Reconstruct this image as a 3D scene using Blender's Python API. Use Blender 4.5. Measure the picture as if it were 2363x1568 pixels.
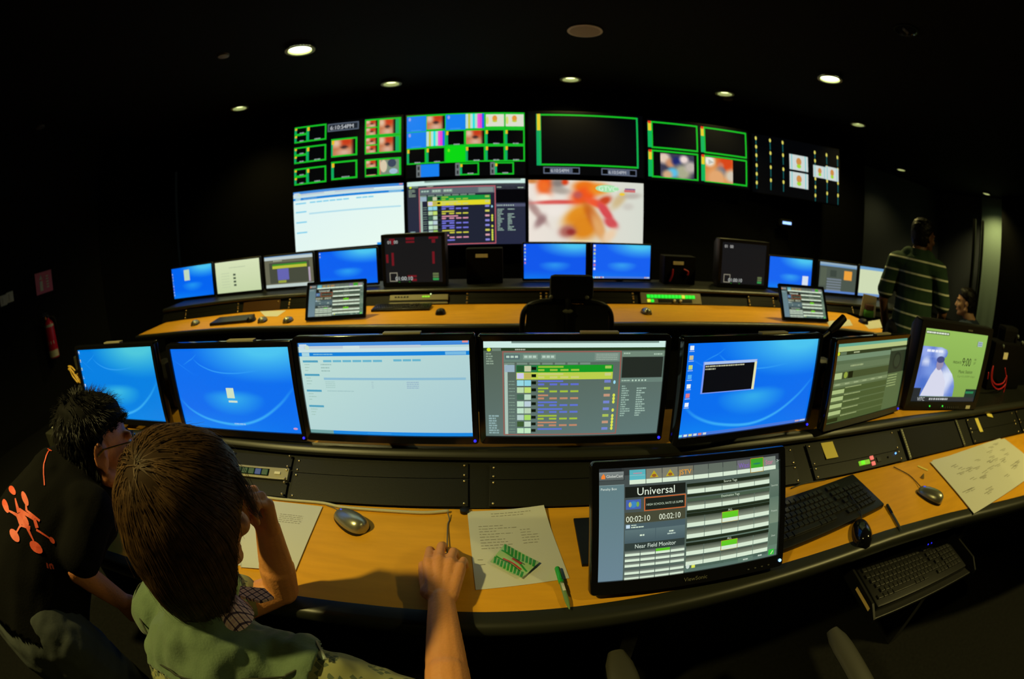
import bpy, bmesh, math, random
from mathutils import Vector, Matrix
from mathutils.bvhtree import BVHTree
random.seed(7)
for _o in list(bpy.data.objects): bpy.data.objects.remove(_o)
S = bpy.context.scene
COL = S.collection
PI = math.pi
# ------------------------------------------------------------------ camera
EYE = Vector((0, 0, 1.48))          # lens height above the floor (metres)
F_PX, PITCH, ROLL = 1044.22, 0.288401, -0.0100585
cam_d = bpy.data.cameras.new('camera')
cam_d.type = 'PANO'
cam_d.panorama_type = 'FISHEYE_EQUISOLID'
cam_d.sensor_fit = 'HORIZONTAL'
cam_d.sensor_width = 36.0
cam_d.sensor_height = 36.0 * 1568 / 2363
cam_d.fisheye_lens = 36.0 * F_PX / 2363
cam_d.fisheye_fov = PI * 1.05
cam_d.clip_start = 0.02
cam_o = bpy.data.objects.new('camera', cam_d)
COL.objects.link(cam_o)
cp, sp, cr, sr = math.cos(PITCH), math.sin(PITCH), math.cos(ROLL), math.sin(ROLL)
_f = Vector((0, cp, -sp)); _u = Vector((0, sp, cp)); _x = Vector((1, 0, 0))
CX = cr * _x + sr * _u; CU = -sr * _x + cr * _u
cam_o.matrix_world = Matrix(((CX.x, CU.x, -_f.x, EYE.x), (CX.y, CU.y, -_f.y, EYE.y), (CX.z, CU.z, -_f.z, EYE.z), (0, 0, 0, 1)))
S.camera = cam_o
cam_d.lens = 15.9
cam_d.dof.use_dof = True
cam_d.dof.focus_distance = 0.92
cam_d.dof.aperture_fstop = 4.0
# ------------------------------------------------------------------ world, exposure
w = bpy.data.worlds.new('dark_room'); S.world = w; w.use_nodes = True
w.node_tree.nodes['Background'].inputs[0].default_value = (0.35, 0.45, 0.4, 1)
w.node_tree.nodes['Background'].inputs[1].default_value = 0.004
S.view_settings.view_transform = 'Standard'
S.view_settings.look = 'None'
S.view_settings.gamma = 1
S.view_settings.exposure = 0.0
S.view_settings.use_curve_mapping = False
S.cycles.use_denoising = True
S.cycles.max_bounces = 6
S.cycles.sample_clamp_indirect = 3.0

def ray(px, py):
    dx = px - 2363 / 2; dy = 784 - py; r = math.hypot(dx, dy) or 1e-6
    th = 2 * math.asin(r / (2 * F_PX))
    return (CX * (math.sin(th) * dx / r) + CU * (math.sin(th) * dy / r) + _f * math.cos(th)).normalized()
def onz(px, py, z):                  # point of the horizontal plane z seen at that place of the photo
    d = ray(px, py); return EYE + d * ((z - EYE.z) / d.z)
def ony(px, py, y):
    d = ray(px, py); return EYE + d * (y / d.y)

LAMP = (1.0, 0.84, 0.27)
# ceiling lights: (x, y, kind) ; z of the ceiling
CEIL = EYE.z + 1.5
DOWN = [(-1.67, 3.25, 150, 'large round ceiling downlight glowing brightest, above the left desk end'),
        (2.90, 3.25, 150, 'large round glowing downlight above the right part of the rear desk'),
        (-1.26, 4.70, 60, 'small round downlight above the mosaic displays, left of the middle one'),
        (0.65, 4.78, 60, 'small round downlight above the middle of the video wall'),
        (2.40, 4.62, 60, 'small round downlight above the four green framed pictures'),
        (-3.09, 4.48, 55, 'small round downlight farthest to the left over the video wall'),
        (4.36, 4.37, 45, 'small dim round downlight over the meter display at the wall end'),
        (7.40, 6.10, 13, 'small far downlight washing the grey wall behind the standing man'),
        (9.45, 4.90, 62, 'far downlight beside the pale green corridor wall'),
        (-1.60, -0.22, 205, None), (2.55, -0.25, 190, None)]
for _x0, _y0, _e, _l in DOWN:
    sd = bpy.data.lights.new('downlight_lamp', 'SPOT')
    sd.energy = _e * 1.0; sd.color = LAMP; sd.spot_size = math.radians(128); sd.spot_blend = 0.75; sd.shadow_soft_size = 0.07
    so = bpy.data.objects.new('downlight_lamp', sd); COL.objects.link(so)
    so.location = (_x0, _y0, CEIL - 0.05)

# ------------------------------------------------------------------ helpers
def lin(c):
    return tuple(((v / 255) / 12.92 if v / 255 <= 0.04045 else ((v / 255 + 0.055) / 1.055) ** 2.4) for v in c[:3])
MATS = {}
def mat(name, rgb=(0.5, 0.5, 0.5), rough=0.5, metal=0.0, emit=None, estr=1.0, spec=0.5, noise=None, bump=None, coat=0, alpha=None, trans=None, sheen=0):
    """rgb is linear albedo; noise=(scale, amount, stretch), bump=(scale, strength)"""
    if name in MATS: return MATS[name]
    m = bpy.data.materials.new(name); m.use_nodes = True; MATS[name] = m
    nt = m.node_tree; b = nt.nodes['Principled BSDF']
    b.inputs['Base Color'].default_value = (*rgb, 1); b.inputs['Roughness'].default_value = rough
    b.inputs['Metallic'].default_value = metal; b.inputs['Specular IOR Level'].default_value = spec
    if coat: b.inputs['Coat Weight'].default_value = coat
    if sheen: b.inputs['Sheen Weight'].default_value = sheen
    if emit: b.inputs['Emission Color'].default_value = (*emit, 1); b.inputs['Emission Strength'].default_value = estr
    if trans: b.inputs['Transmission Weight'].default_value = trans
    if noise or bump:
        tc = nt.nodes.new('ShaderNodeTexCoord')
    if noise:
        mp = nt.nodes.new('ShaderNodeMapping'); nt.links.new(tc.outputs['Object'], mp.inputs[0])
        if len(noise) > 2: mp.inputs['Scale'].default_value = noise[2]
        n = nt.nodes.new('ShaderNodeTexNoise'); n.inputs['Scale'].default_value = noise[0]; n.inputs['Detail'].default_value = 4
        nt.links.new(mp.outputs[0], n.inputs[0])
        cr_ = nt.nodes.new('ShaderNodeValToRGB'); nt.links.new(n.outputs[0], cr_.inputs[0])
        a = noise[1]
        cr_.color_ramp.elements[0].position = 0.3; cr_.color_ramp.elements[1].position = 0.7
        cr_.color_ramp.elements[0].color = (*[v * (1 - a) for v in rgb], 1); cr_.color_ramp.elements[1].color = (*[min(1, v * (1 + a)) for v in rgb], 1)
        nt.links.new(cr_.outputs[0], b.inputs['Base Color'])
    if bump:
        n2 = nt.nodes.new('ShaderNodeTexNoise'); n2.inputs['Scale'].default_value = bump[0]; n2.inputs['Detail'].default_value = 3
        nt.links.new(tc.outputs['Object'], n2.inputs[0])
        bp = nt.nodes.new('ShaderNodeBump'); bp.inputs['Strength'].default_value = bump[1]; bp.inputs['Distance'].default_value = 0.01
        nt.links.new(n2.outputs[0], bp.inputs['Height']); nt.links.new(bp.outputs[0], b.inputs['Normal'])
    return m
def screen_mat(name, strength=1.0, rough=0.35, refl=0.25):
    if name in MATS: return MATS[name]
    m = mat(name, (0.004, 0.004, 0.005), rough, spec=refl)
    nt = m.node_tree; b = nt.nodes['Principled BSDF']
    a = nt.nodes.new('ShaderNodeVertexColor'); a.layer_name = 'Col'
    nt.links.new(a.outputs[0], b.inputs['Emission Color']); b.inputs['Emission Strength'].default_value = strength
    return m

def tag(o, label=None, cat=None, group=None, kind=None):
    if label: o['label'] = label
    if cat: o['category'] = cat
    if group: o['group'] = group
    if kind: o['kind'] = kind
    return o
def empty(name, loc=(0, 0, 0), rz=0, label=None, cat=None, group=None):
    o = bpy.data.objects.new(name, None); COL.objects.link(o)
    o.location = loc; o.rotation_euler = (0, 0, rz); o.empty_display_size = 0.05
    return tag(o, label, cat, group)
def link(name, me, m=None, parent=None):
    o = bpy.data.objects.new(name, me); COL.objects.link(o)
    if m: me.materials.append(m)
    if parent: o.parent = parent
    return o
def copy_tree(o, parent=None):
    c = o.copy(); COL.objects.link(c); c.parent = parent
    for ch in list(o.children): copy_tree(ch, c)
    return c

class MB:
    """collects shapes of one part, then builds one mesh object"""
    def __init__(s): s.v = []; s.f = []
    def add(s, vs, fs):
        k = len(s.v); s.v += [Vector(p) for p in vs]; s.f += [tuple(i + k for i in f) for f in fs]; return s
    def box(s, c, d, M=None, bev=0.0):
        bm = bmesh.new(); bmesh.ops.create_cube(bm, size=1)
        for v in bm.verts: v.co = Vector((v.co.x * d[0], v.co.y * d[1], v.co.z * d[2]))
        if bev: bmesh.ops.bevel(bm, geom=list(bm.edges), offset=bev, segments=2, profile=0.6, affect='EDGES')
        vs = [v.co.copy() for v in bm.verts]; fs = [tuple(v.index for v in f.verts) for f in bm.faces]
        bm.free()
        c = Vector(c)
        return s.add([(M @ v if M else v) + c for v in vs], fs)
    def prism(s, pts, a, b, axis=2):
        """outline pts (2-D) extruded between a and b along axis"""
        n = len(pts)
        def p3(p, t): return {2: (p[0], p[1], t), 1: (p[0], t, p[1]), 0: (t, p[0], p[1])}[axis]
        vs = [p3(p, a) for p in pts] + [p3(p, b) for p in pts]
        fs = [tuple(range(n))[::-1], tuple(range(n, 2 * n))] + [(i, (i + 1) % n, n + (i + 1) % n, n + i) for i in range(n)]
        return s.add(vs, fs)
    def loft(s, rings, closed=True, caps=True):
        n = len(rings[0]); vs = [p for r in rings for p in r]; fs = []
        for k in range(len(rings) - 1):
            for i in range(n if closed else n - 1):
                j = (i + 1) % n; fs.append((k * n + i, k * n + j, (k + 1) * n + j, (k + 1) * n + i))
        if caps and closed: fs += [tuple(range(n))[::-1], tuple(range((len(rings) - 1) * n, len(rings) * n))]
        return s.add(vs, fs)
    def lathe(s, prof, c=(0, 0, 0), n=32, M=None):
        """prof: (radius, z)"""
        c = Vector(c); rings = []
        for r, z in prof:
            rings.append([(M @ Vector((r * math.cos(2 * PI * i / n), r * math.sin(2 * PI * i / n), z)) if M else Vector((r * math.cos(2 * PI * i / n), r * math.sin(2 * PI * i / n), z))) + c for i in range(n)])
        return s.loft(rings)
    def tube(s, pts, r, n=8, caps=True):
        pts = [Vector(p) for p in pts]; rings = []; up = None
        for i, p in enumerate(pts):
            t = (pts[min(i + 1, len(pts) - 1)] - pts[max(i - 1, 0)]).normalized()
            if up is None: up = Vector((0, 0, 1)) if abs(t.z) < 0.9 else Vector((1, 0, 0))
            a = t.cross(up).normalized(); b = a.cross(t).normalized(); up = b
            rr = r[i] if isinstance(r, (list, tuple)) else r
            rings.append([p + (a * math.cos(2 * PI * k / n) + b * math.sin(2 * PI * k / n)) * rr for k in range(n)])
        return s.loft(rings, caps=caps)
    def ball(s, c, r, n=10, sc=(1, 1, 1), M=None):
        c = Vector(c); rings = []; m = n // 2 + 1
        for k in range(m + 1):
            th = PI * k / m; th = min(max(th, 0.02), PI - 0.02)
            ring = []
            for i in range(n):
                ph = 2 * PI * i / n
                v = Vector((r * sc[0] * math.sin(th) * math.cos(ph), r * sc[1] * math.sin(th) * math.sin(ph), -r * sc[2] * math.cos(th)))
                ring.append((M @ v if M else v) + c)
            rings.append(ring)
        return s.loft(rings)
    def build(s, name, m, parent=None, smooth=False, loc=None, label=None, ang=None):
        me = bpy.data.meshes.new(name); me.from_pydata([tuple(v) for v in s.v], [], s.f); me.validate(); me.update()
        if smooth:
            me.polygons.foreach_set('use_smooth', [True] * len(me.polygons))
            if ang is not False:
                bm = bmesh.new(); bm.from_mesh(me); lim = math.radians(ang or 40)
                for e in bm.edges:
                    if len(e.link_faces) == 2 and e.calc_face_angle(0) > lim: e.smooth = False
                bm.to_mesh(me); bm.free()
        o = link(name, me, m, parent)
        if loc: o.location = loc
        if label: o['label'] = label
        return o

def catmull(pts, n=8):
    pts = [Vector(p) for p in pts]; out = []
    q = [pts[0] * 2 - pts[1]] + pts + [pts[-1] * 2 - pts[-2]]
    for i in range(1, len(q) - 2):
        for k in range(n):
            t = k / n
            out.append(0.5 * ((2 * q[i]) + (-q[i - 1] + q[i + 1]) * t + (2 * q[i - 1] - 5 * q[i] + 4 * q[i + 1] - q[i + 2]) * t * t + (-q[i - 1] + 3 * q[i] - 3 * q[i + 1] + q[i + 2]) * t ** 3))
    out.append(pts[-1]); return out
def interp(tab, x):
    if x <= tab[0][0]: return tab[0][1] + (x - tab[0][0]) * (tab[1][1] - tab[0][1]) / (tab[1][0] - tab[0][0])
    for (a, ya), (b, yb) in zip(tab, tab[1:]):
        if x <= b:
            t = (x - a) / (b - a); return ya + (yb - ya) * t
    a, ya = tab[-2]; b, yb = tab[-1]; return yb + (x - b) * (yb - ya) / (b - a)
def smooth_tab(tab, n=6):
    return [(p.x, p.y) for p in catmull([(a, b, 0) for a, b in tab], n)]

_fonts = {}
def text_mesh(body, size=1.0, align='LEFT', xs=1.0):
    """flat text as (verts, faces) in x,y with the baseline on y=0"""
    key = (body, align)
    if key not in _fonts:
        cu = bpy.data.curves.new('lettering', 'FONT'); cu.body = body; cu.align_x = align; cu.resolution_u = 3
        o = bpy.data.objects.new('lettering', cu); COL.objects.link(o)
        dg = bpy.context.evaluated_depsgraph_get(); dg.update()
        me = bpy.data.meshes.new_from_object(o.evaluated_get(dg))
        _fonts[key] = ([tuple(v.co) for v in me.vertices], [tuple(p.vertices) for p in me.polygons])
        bpy.data.objects.remove(o); bpy.data.curves.remove(cu); bpy.data.meshes.remove(me)
    vs, fs = _fonts[key]
    return [(x * size * xs, y * size) for x, y, z in vs], fs

class Canvas:
    """picture of a lit screen: W x H units, origin top left, v downwards"""
    def __init__(s, W=1600, H=900): s.W, s.H = W, H; s.v = []; s.f = []; s.c = []
    def poly(s, pts, cols, lay=1):
        k = len(s.v); s.v += [(p[0], p[1], lay) for p in pts]
        cols = [cols] * len(pts) if not isinstance(cols[0], (tuple, list)) else cols
        s.f.append(tuple(range(k, k + len(pts)))); s.c += [lin(c) for c in cols]
    def rect(s, x0, y0, x1, y1, c, lay=1, c2=None):
        c2 = c2 or c; s.poly([(x0, y1), (x1, y1), (x1, y0), (x0, y0)], [c2, c2, c, c], lay)
    def frame(s, x0, y0, x1, y1, t, c, lay=1, cl=None):
        s.rect(x0, y0, x1, y0 + t, c, lay); s.rect(x0, y1 - t, x1, y1, c, lay); s.rect(x0, y0, x0 + t, y1, cl or c, lay + .5); s.rect(x1 - t, y0, x1, y1, cl or c, lay + .5)
    def oval(s, x, y, rx, ry, c, lay=1, n=20):
        s.poly([(x + rx * math.cos(-2 * PI * i / n), y + ry * math.sin(-2 * PI * i / n)) for i in range(n)][::1], c, lay)
    def grid(s, f, nx=64, ny=36, x0=0, y0=0, x1=None, y1=None, lay=0):
        x1 = s.W if x1 is None else x1; y1 = s.H if y1 is None else y1; k = len(s.v)
        for j in range(ny + 1):
            for i in range(nx + 1):
                u, v = i / nx, j / ny; s.v.append((x0 + (x1 - x0) * u, y0 + (y1 - y0) * v, lay)); s.c.append(lin(f(u, v)))
        for j in range(ny):
            for i in range(nx):
                a = k + j * (nx + 1) + i; s.f.append((a, a + nx + 1, a + nx + 2, a + 1))
    def text(s, body, x, y, size, c, lay=3, align='LEFT', xs=1.0):
        vs, fs = text_mesh(body, size, align, xs); k = len(s.v)
        s.v += [(x + a, y - b, lay) for a, b in vs]; s.c += [lin(c)] * len(vs); s.f += [tuple(i + k for i in f) for f in fs]
    def squig(s, x, y, w, h, c, lay=2, gap=0.25):
        """an illegible line of small print"""
        e = x
        while e < x + w:
            l = random.uniform(0.6, 2.6) * h; l = min(l, x + w - e)
            s.rect(e, y, e + l, y + h, c, lay); e += l + h * gap * random.uniform(0.6, 1.8)
    def arc(s, pts, wd, c, base, lay=1, peak=1.0):
        pts = catmull([(a, b, 0) for a, b in pts], 10); n = len(pts)
        for i in range(n - 1):
            def cc(k, p):
                t = math.sin(PI * k / (n - 1)) ** 0.7 * peak; b = base(p.x / s.W, p.y / s.H)
                return tuple(b[q] + (c[q] - b[q]) * t for q in range(3))
            p, q = pts[i], pts[i + 1]; d = (q - p).normalized(); nn = Vector((-d.y, d.x, 0)) * wd
            for sg in (-1, 1):
                a, b = p + nn * sg, q + nn * sg
                cols = [base(a.x / s.W, a.y / s.H), base(b.x / s.W, b.y / s.H), cc(i + 1, q), cc(i, p)]
                pp = [(a.x, a.y), (b.x, b.y), (q.x, q.y), (p.x, p.y)]
                if sg < 0: pp = pp[::-1]; cols = cols[::-1]
                s.poly(pp[::-1], cols[::-1], lay)
    def build(s, name, w, h, m, parent, M=None, step=0.00025):
        me = bpy.data.meshes.new(name)
        me.from_pydata([((u / s.W - 0.5) * w, -l * step, (0.5 - v / s.H) * h) for u, v, l in s.v], [], s.f)
        ca = me.color_attributes.new('Col', 'FLOAT_COLOR', 'POINT')
        ca.data.foreach_set('color', [x for c in s.c for x in (*c, 1.0)])
        if M: me.transform(M)
        return link(name, me, m, parent)
def mix(a, b, t):
    t = max(0, min(1, t)); return tuple(a[i] + (b[i] - a[i]) * t for i in range(3))

# ------------------------------------------------------------------ materials
WOOD = mat('warm_maple_laminate', (0.70, 0.335, 0.020), 0.5, noise=(7, 0.07, (1, 6, 6)), spec=0.12)
WOOD2 = WOOD
EDGE = mat('dark_soft_edge', (0.016, 0.017, 0.012), 0.40)
PANEL = mat('black_rack_paint', (0.0062, 0.0068, 0.0045), 0.5, bump=(400, 0.05), spec=0.22)
BLACK = mat('black_plastic', (0.006, 0.006, 0.006), 0.42, spec=0.3)
GLOSSB = mat('glossy_black_plastic', (0.006, 0.006, 0.007), 0.13)
DARKC = mat('dark_cabinet', (0.008, 0.008, 0.008), 0.7)
BRASS = mat('brass_screw', (0.75, 0.6, 0.32), 0.28, 1.0)
SILVER = mat('satin_silver', (0.5, 0.5, 0.44), 0.35, 0.85)
PAPER = mat('paper', (0.62, 0.62, 0.56), 0.8)
INK = mat('grey_ink', (0.2, 0.19, 0.17), 0.8)
CREAM = mat('cream_plastic', (0.72, 0.68, 0.5), 0.5)
YELLOW = mat('yellow_sticky_paper', (0.75, 0.62, 0.12), 0.7)
RED = mat('red_paint', (0.62, 0.012, 0.05), 0.35)
REDC = mat('red_cable', (0.5, 0.015, 0.03), 0.45)
WHITE = mat('white_plastic', (0.7, 0.7, 0.64), 0.45)
SCR = screen_mat('lit_screen', 1.0)
SCRW = screen_mat('lit_wall_screen', 1.0, 0.3, 0.06)
def glow(name, rgb255, s=1.0): return mat(name, (0.02, 0.02, 0.02), 0.5, emit=lin(rgb255), estr=s)
# ------------------------------------------------------------------ the room
def struct(name, mb, m): o = mb.build(name, m); o['kind'] = 'structure'; return o
CARPET = mat('dark_carpet', (0.007, 0.007, 0.006), 0.95, noise=(60, 0.3), spec=0.2, bump=(300, 0.4))
WALLB = mat('black_wall_paint', (0.003, 0.003, 0.0035), 0.9, spec=0.1)
WALLD = mat('dark_acoustic_wall', (0.008, 0.008, 0.0085), 0.9, noise=(90, 0.2), spec=.1)
WALLG = mat('grey_fabric_wall', (0.12, 0.14, 0.20), 0.9, noise=(120, 0.15))
GREENW = mat('pale_green_wall', (0.42, 0.60, 0.60), 0.85, noise=(60, 0.1))
CEILM = mat('near_black_ceiling', (0.006, 0.007, 0.007), 0.9, spec=0.2)
struct('floor', MB().box((3, 2, -0.05), (20, 16, 0.1)), CARPET)
struct('ceiling', MB().box((3, 2, CEIL + 0.05), (20, 16, 0.1)), CEILM)
struct('wall_back', MB().box((0.25, 5.32, CEIL / 2), (10.1, 0.2, CEIL)), WALLB)
struct('wall_left', MB().box((-4.85, 0.6, CEIL / 2), (0.2, 5.8, CEIL)), WALLD)
struct('wall_back_left', MB().box((-4.95, 4.36, CEIL / 2), (0.2, 1.72, CEIL)), WALLB)
struct('wall_back_right', MB().box((7.8, 7.1, CEIL / 2), (5.4, 0.2, CEIL)), WALLG)
struct('wall_center_right', MB().box((5.2, 6.21, CEIL / 2), (0.2, 1.6, CEIL)), WALLB)
struct('wall_outer_right', MB().box((10.2, 4.98, CEIL / 2), (0.2, 0.84, CEIL)), GREENW)
struct('wall_far_right', MB().box((10.4, 6.35, CEIL / 2), (0.2, 1.66, CEIL)), WALLG)
_d = Vector((6.0 - 9.75, -3.0 - 4.52, 0)); _l = _d.length
struct('wall_right', MB().box(Vector((9.75, 4.52, CEIL / 2)) + _d / 2, (_l, 0.15, CEIL), Matrix.Rotation(math.atan2(_d.y, _d.x), 3, 'Z')), WALLB)
struct('door_1', MB().box((9.62, 5.36, 1.2), (0.06, 0.08, 2.4)).box((9.66, 5.12, 1.2), (0.04, 0.06, 2.4)), BLACK)
struct('trim_1', MB().box((-4.74, 0.6, 0.05), (0.02, 5.8, 0.1)), BLACK)

# ceiling fixtures
RING = mat('pale_lamp_ring', (0.6, 0.6, 0.5), 0.5)
HOUS = mat('lamp_housing', (0.03, 0.03, 0.03), 0.6)
LENS1 = mat('bright_lamp_lens', (0.8, 0.8, 0.7), 0.4, emit=(0.85, 1.0, 0.5), estr=8)
LENS2 = mat('lamp_lens', (0.8, 0.8, 0.7), 0.4, emit=(0.85, 1.0, 0.42), estr=3.0)
LENS3 = mat('far_lamp_lens', (0.8, 0.8, 0.7), 0.4, emit=(0.9, 1.0, 0.45), estr=5)
REFL = mat('lamp_reflector', (0.6, 0.62, 0.42), 0.35)
for i, (x, y, e, lab) in enumerate(DOWN):
    if not lab: continue
    big = i < 2; R_ = 0.115 if big else 0.10
    t = empty('ceiling_downlight', (x, y, CEIL), 0, lab, 'ceiling light', 'lit ceiling downlights')
    dz = -0.035
    MB().loft([[Vector((r * math.cos(2 * PI * k / 28), r * math.sin(2 * PI * k / 28), z)) for k in range(28)] for r, z in ((R_ + .013, 0), (R_ + .0145, dz))], caps=False).build('housing', HOUS, t, True)
    n = 32; rg = MB()
    rg.loft([[Vector((r * math.cos(2 * PI * k / n), r * math.sin(2 * PI * k / n), z)) for k in range(n)] for r, z in ((R_ + .014, dz), (R_ + .014, dz - .006), (R_ - .012, dz - .006), (R_ - .02, dz + 0.01), (R_ - .03, -.004))], caps=False)
    rg.build('trim_ring', RING if not big else REFL, t, True)
    MB().lathe([(0.001, -.0055 - (.0 if not big else .022)), (R_ - .022, -.0055 - (0 if not big else .018)), (R_ - .022, -.003), (0.001, -.003)], n=28).build('lens', LENS1 if big else (LENS3 if x > 5 else LENS2), t)
    if not big or True:
        for c in t.children: c.visible_shadow = True
t = empty('ceiling_speaker', (0.592, 3.40, CEIL), 0, 'round beige ceiling speaker grille, unlit, in front of the middle downlight', 'ceiling speaker')
MB().lathe([(0.135, 0), (0.14, -.012), (0.125, -.016)], n=40).build('rim', mat('beige_rim', (0.80, 0.74, 0.60), 0.6), t, True)
MB().lathe([(0.12, -.0165), (0.06, -.02), (0.001, -.021)], n=40).build('grille', mat('beige_grille', (0.62, 0.54, 0.40), 0.8, bump=(600, 0.5)), t, True)
t = empty('ceiling_downlight', (2.545, 1.85, CEIL), 0, 'unlit downlight with thin chrome rim near the top right', 'ceiling light')
n = 36
MB().loft([[Vector((r * math.cos(2 * PI * k / n), r * math.sin(2 * PI * k / n), z)) for k in range(n)] for r, z in ((.098, -.004), (.10, -.012), (.09, -.012), (.088, -.004))], caps=False).build('trim_ring', mat('chrome', (0.6, 0.62, 0.6), 0.15, 1.0), t, True)
MB().lathe([(0.088, -.005), (0.04, -.008), (0.001, -.008)], n=30).build('reflector', GLOSSB, t, True)
MB().tube([(-.03, .0, -.01), (.03, .01, -.01)], .012).build('bulb', SILVER, t, True)
def small_disc(px, py, r, name, lab, cat, m):
    p = onz(px, py, CEIL - .01)
    o = MB().lathe([(r, .01), (r, -.008), (r * .7, -.014), (.001, -.016)], n=20).build(name, m, None, True, loc=p); tag(o, lab, cat)
small_disc(516, 129, .05, 'smoke_detector', 'small pale disc on the dark ceiling left of the big downlight', 'smoke detector', mat('dull_white', (0.35, 0.35, 0.33), 0.6))
small_disc(1090, 234, .05, 'smoke_detector', 'tiny dim disc on the ceiling above the colour bar display', 'smoke detector', mat('dim_disc', (0.1, 0.1, 0.1), 0.6))
small_disc(1680, 229, .06, 'smoke_detector', 'tiny dim disc just behind the downlight over the green frames', 'smoke detector', MATS['dim_disc'])
small_disc(93, 294, .06, 'smoke_detector', 'small dim disc at the far left of the ceiling', 'smoke detector', MATS['dim_disc'])

# left wall: extinguisher, sign, switches
LX = -4.75
def onx(px, py, x):
    d = ray(px, py); return EYE + d * (x / d.x)
e0 = onx(129, 826, LX + .1)
ex = empty('fire_extinguisher', (LX + .085, e0.y, e0.z), 0, 'red fire extinguisher with a white label, hung on the left wall', 'fire extinguisher')
H_ = 0.40
MB().lathe([(.02, 0), (.062, .008), (.066, .03), (.066, H_ - .06), (.05, H_ - .02), (.02, H_), (.015, H_ + .02)], n=28).build('cylinder', RED, ex, True)
def band(r, z0, z1, a0=-2.6, a1=0.6, n=20):
    m = MB(); m.loft([[Vector((r * math.cos(a0 + (a1 - a0) * k / n), r * math.sin(a0 + (a1 - a0) * k / n), z)) for k in range(n + 1)] for z in (z0, z1)], closed=False); return m
band(.0672, .02, .09).build('label', CREAM, ex, label='cream label low on the cylinder')
band(.0672, .33, .355).build('label_band', WHITE, ex, label='white band at the shoulder')
m = MB()
for k in range(5): m.add(band(.0673, .155, .185, -2.4 + k * .55, -2.25 + k * .55, 4).v, band(.0673, .155, .185, -2.4 + k * .55, -2.25 + k * .55, 4).f)
m.build('pictograms', WHITE, ex)
MB().box((0, 0, H_ + .035), (.03, .03, .035), bev=.004).box((.0, -.035, H_ + .05), (.02, .08, .012), bev=.003).box((0, -.035, H_ + .072), (.02, .09, .01), bev=.003).build('valve', BLACK, ex)
MB().tube(catmull([(0, .02, H_ + .03), (.03, .08, H_ - .0), (.05, .085, H_ - .1), (.03, .07, H_ - .22)]), .011).build('hose', BLACK, ex, True)
MB().ball((0.02, -.045, H_ + .02), .018).build('gauge', mat('orange_tag', (0.6, 0.2, 0.03), 0.5), ex, True)
p = onx(101, 652, LX + .012)
sg = empty('fire_extinguisher_sign', p, 0, 'small red sign with a cream extinguisher symbol on the left wall', 'sign')
MB().box((0, 0, 0), (.008, .26, .22)).build('plate', RED, sg)
m = MB(); m.box((.0055, -.045, -.03), (.003, .045, .10)).prism([(-.068, .035), (-.022, .035), (-.042, .085)], .004, .007, axis=0)
m.v = [Vector((v.x, v.y, v.z)) for v in m.v]
for k in range(5): m.box((.0055, .055, -.055 + k * .028), (.003, .035, .012))
m.build('symbol', CREAM, sg)
for (px, py, lb) in ((8, 694, 'cream light switch plate at the photo edge, left of its twin'), (23, 686, 'cream light switch plate beside the extinguisher sign')):
    p = onx(px, py, LX + .01)
    s_ = empty('light_switch', p, 0, lb, 'light switch', 'light switches on the left wall')
    MB().box((0, 0, 0), (.012, .10, .10), bev=.003).build('plate', CREAM, s_)
    MB().box((.008, 0, 0), (.008, .035, .055), bev=.002).build('rocker', CREAM, s_)

# ------------------------------------------------------------------ desks
ZD = EYE.z - 0.73                     # both worktops
REAR1 = smooth_tab([(-2.6, .60), (-1.8, .76), (-1.2, .86), (-.667, .905), (-.03, .930), (.5, .922), (.85, .905), (1.32, .89), (1.8, .85), (2.4, .765), (3.2, .62), (4.0, .42)])
FRONT1 = smooth_tab([(-2.6, .22), (-1.8, .38), (-1.2, .49), (-.444, .565), (-.02, .577), (.49, .607), (.935, .608), (1.2, .578), (1.43, .530), (1.9, .40), (2.6, .20), (3.4, .0)])
SHELF1 = smooth_tab([(-2.6, .74), (-1.8, .90), (-1.13, 1.03), (-.61, 1.048), (-.1, 1.058), (.415, 1.042), (.986, 1.033), (1.477, 1.012), (1.834, .972), (2.4, .90), (3.2, .77), (4.0, .6)])
ZS = EYE.z - 0.622
def xs_range(a, b, n): return [a + (b - a) * i / n for i in range(n + 1)]
def desk(xa, xb, front, rear, z, lab, th=.03, n=60):
    t = empty('control_desk', (0, interp(front, 0) , 0), 0, lab, 'desk'); oy = interp(front, 0)
    xs = xs_range(xa, xb, n); m = MB()
    m.loft([[Vector((x, interp(front, x) + .0 - oy, z)), Vector((x, interp(rear, x) - oy, z)), Vector((x, interp(rear, x) - oy, z - th)), Vector((x, interp(front, x) - oy, z - th))] for x in xs])
    m.build('worktop', WOOD, t)
    m = MB(); prof = [(.002, .0005), (-.026, .0005), (-.035, -.002), (-.041, -.008), (-.044, -.020), (-.041, -.034), (-.032, -.042), (-.01, -.045), (.002, -.042)]
    m.loft([[Vector((x, interp(front, x) + a - oy, z + b)) for a, b in prof] for x in xs])
    m.build('edge_band', EDGE, t, True)
    return t, oy
dk1, oy1 = desk(-1.62, 3.3, FRONT1, REAR1, ZD, 'long curved front desk with orange wood top and thick black edge')
m = MB(); xs = xs_range(-1.6, 3.3, 30)
m.loft([[Vector((x, interp(REAR1, x) - .06 - oy1, ZD - .031)), Vector((x, interp(REAR1, x) - .03 - oy1, ZD - .031)), Vector((x, interp(REAR1, x) - .03 - oy1, 0)), Vector((x, interp(REAR1, x) - .06 - oy1, 0))] for x in xs])
m.build('modesty_panel', DARKC, dk1)
for x in (-1.25, 0.28, 1.55):
    MB().box((x, interp(FRONT1, x) + .17 - oy1, (ZD - .031) / 2), (.04, .26, ZD - .031)).build('leg_panel', DARKC, dk1)

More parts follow.
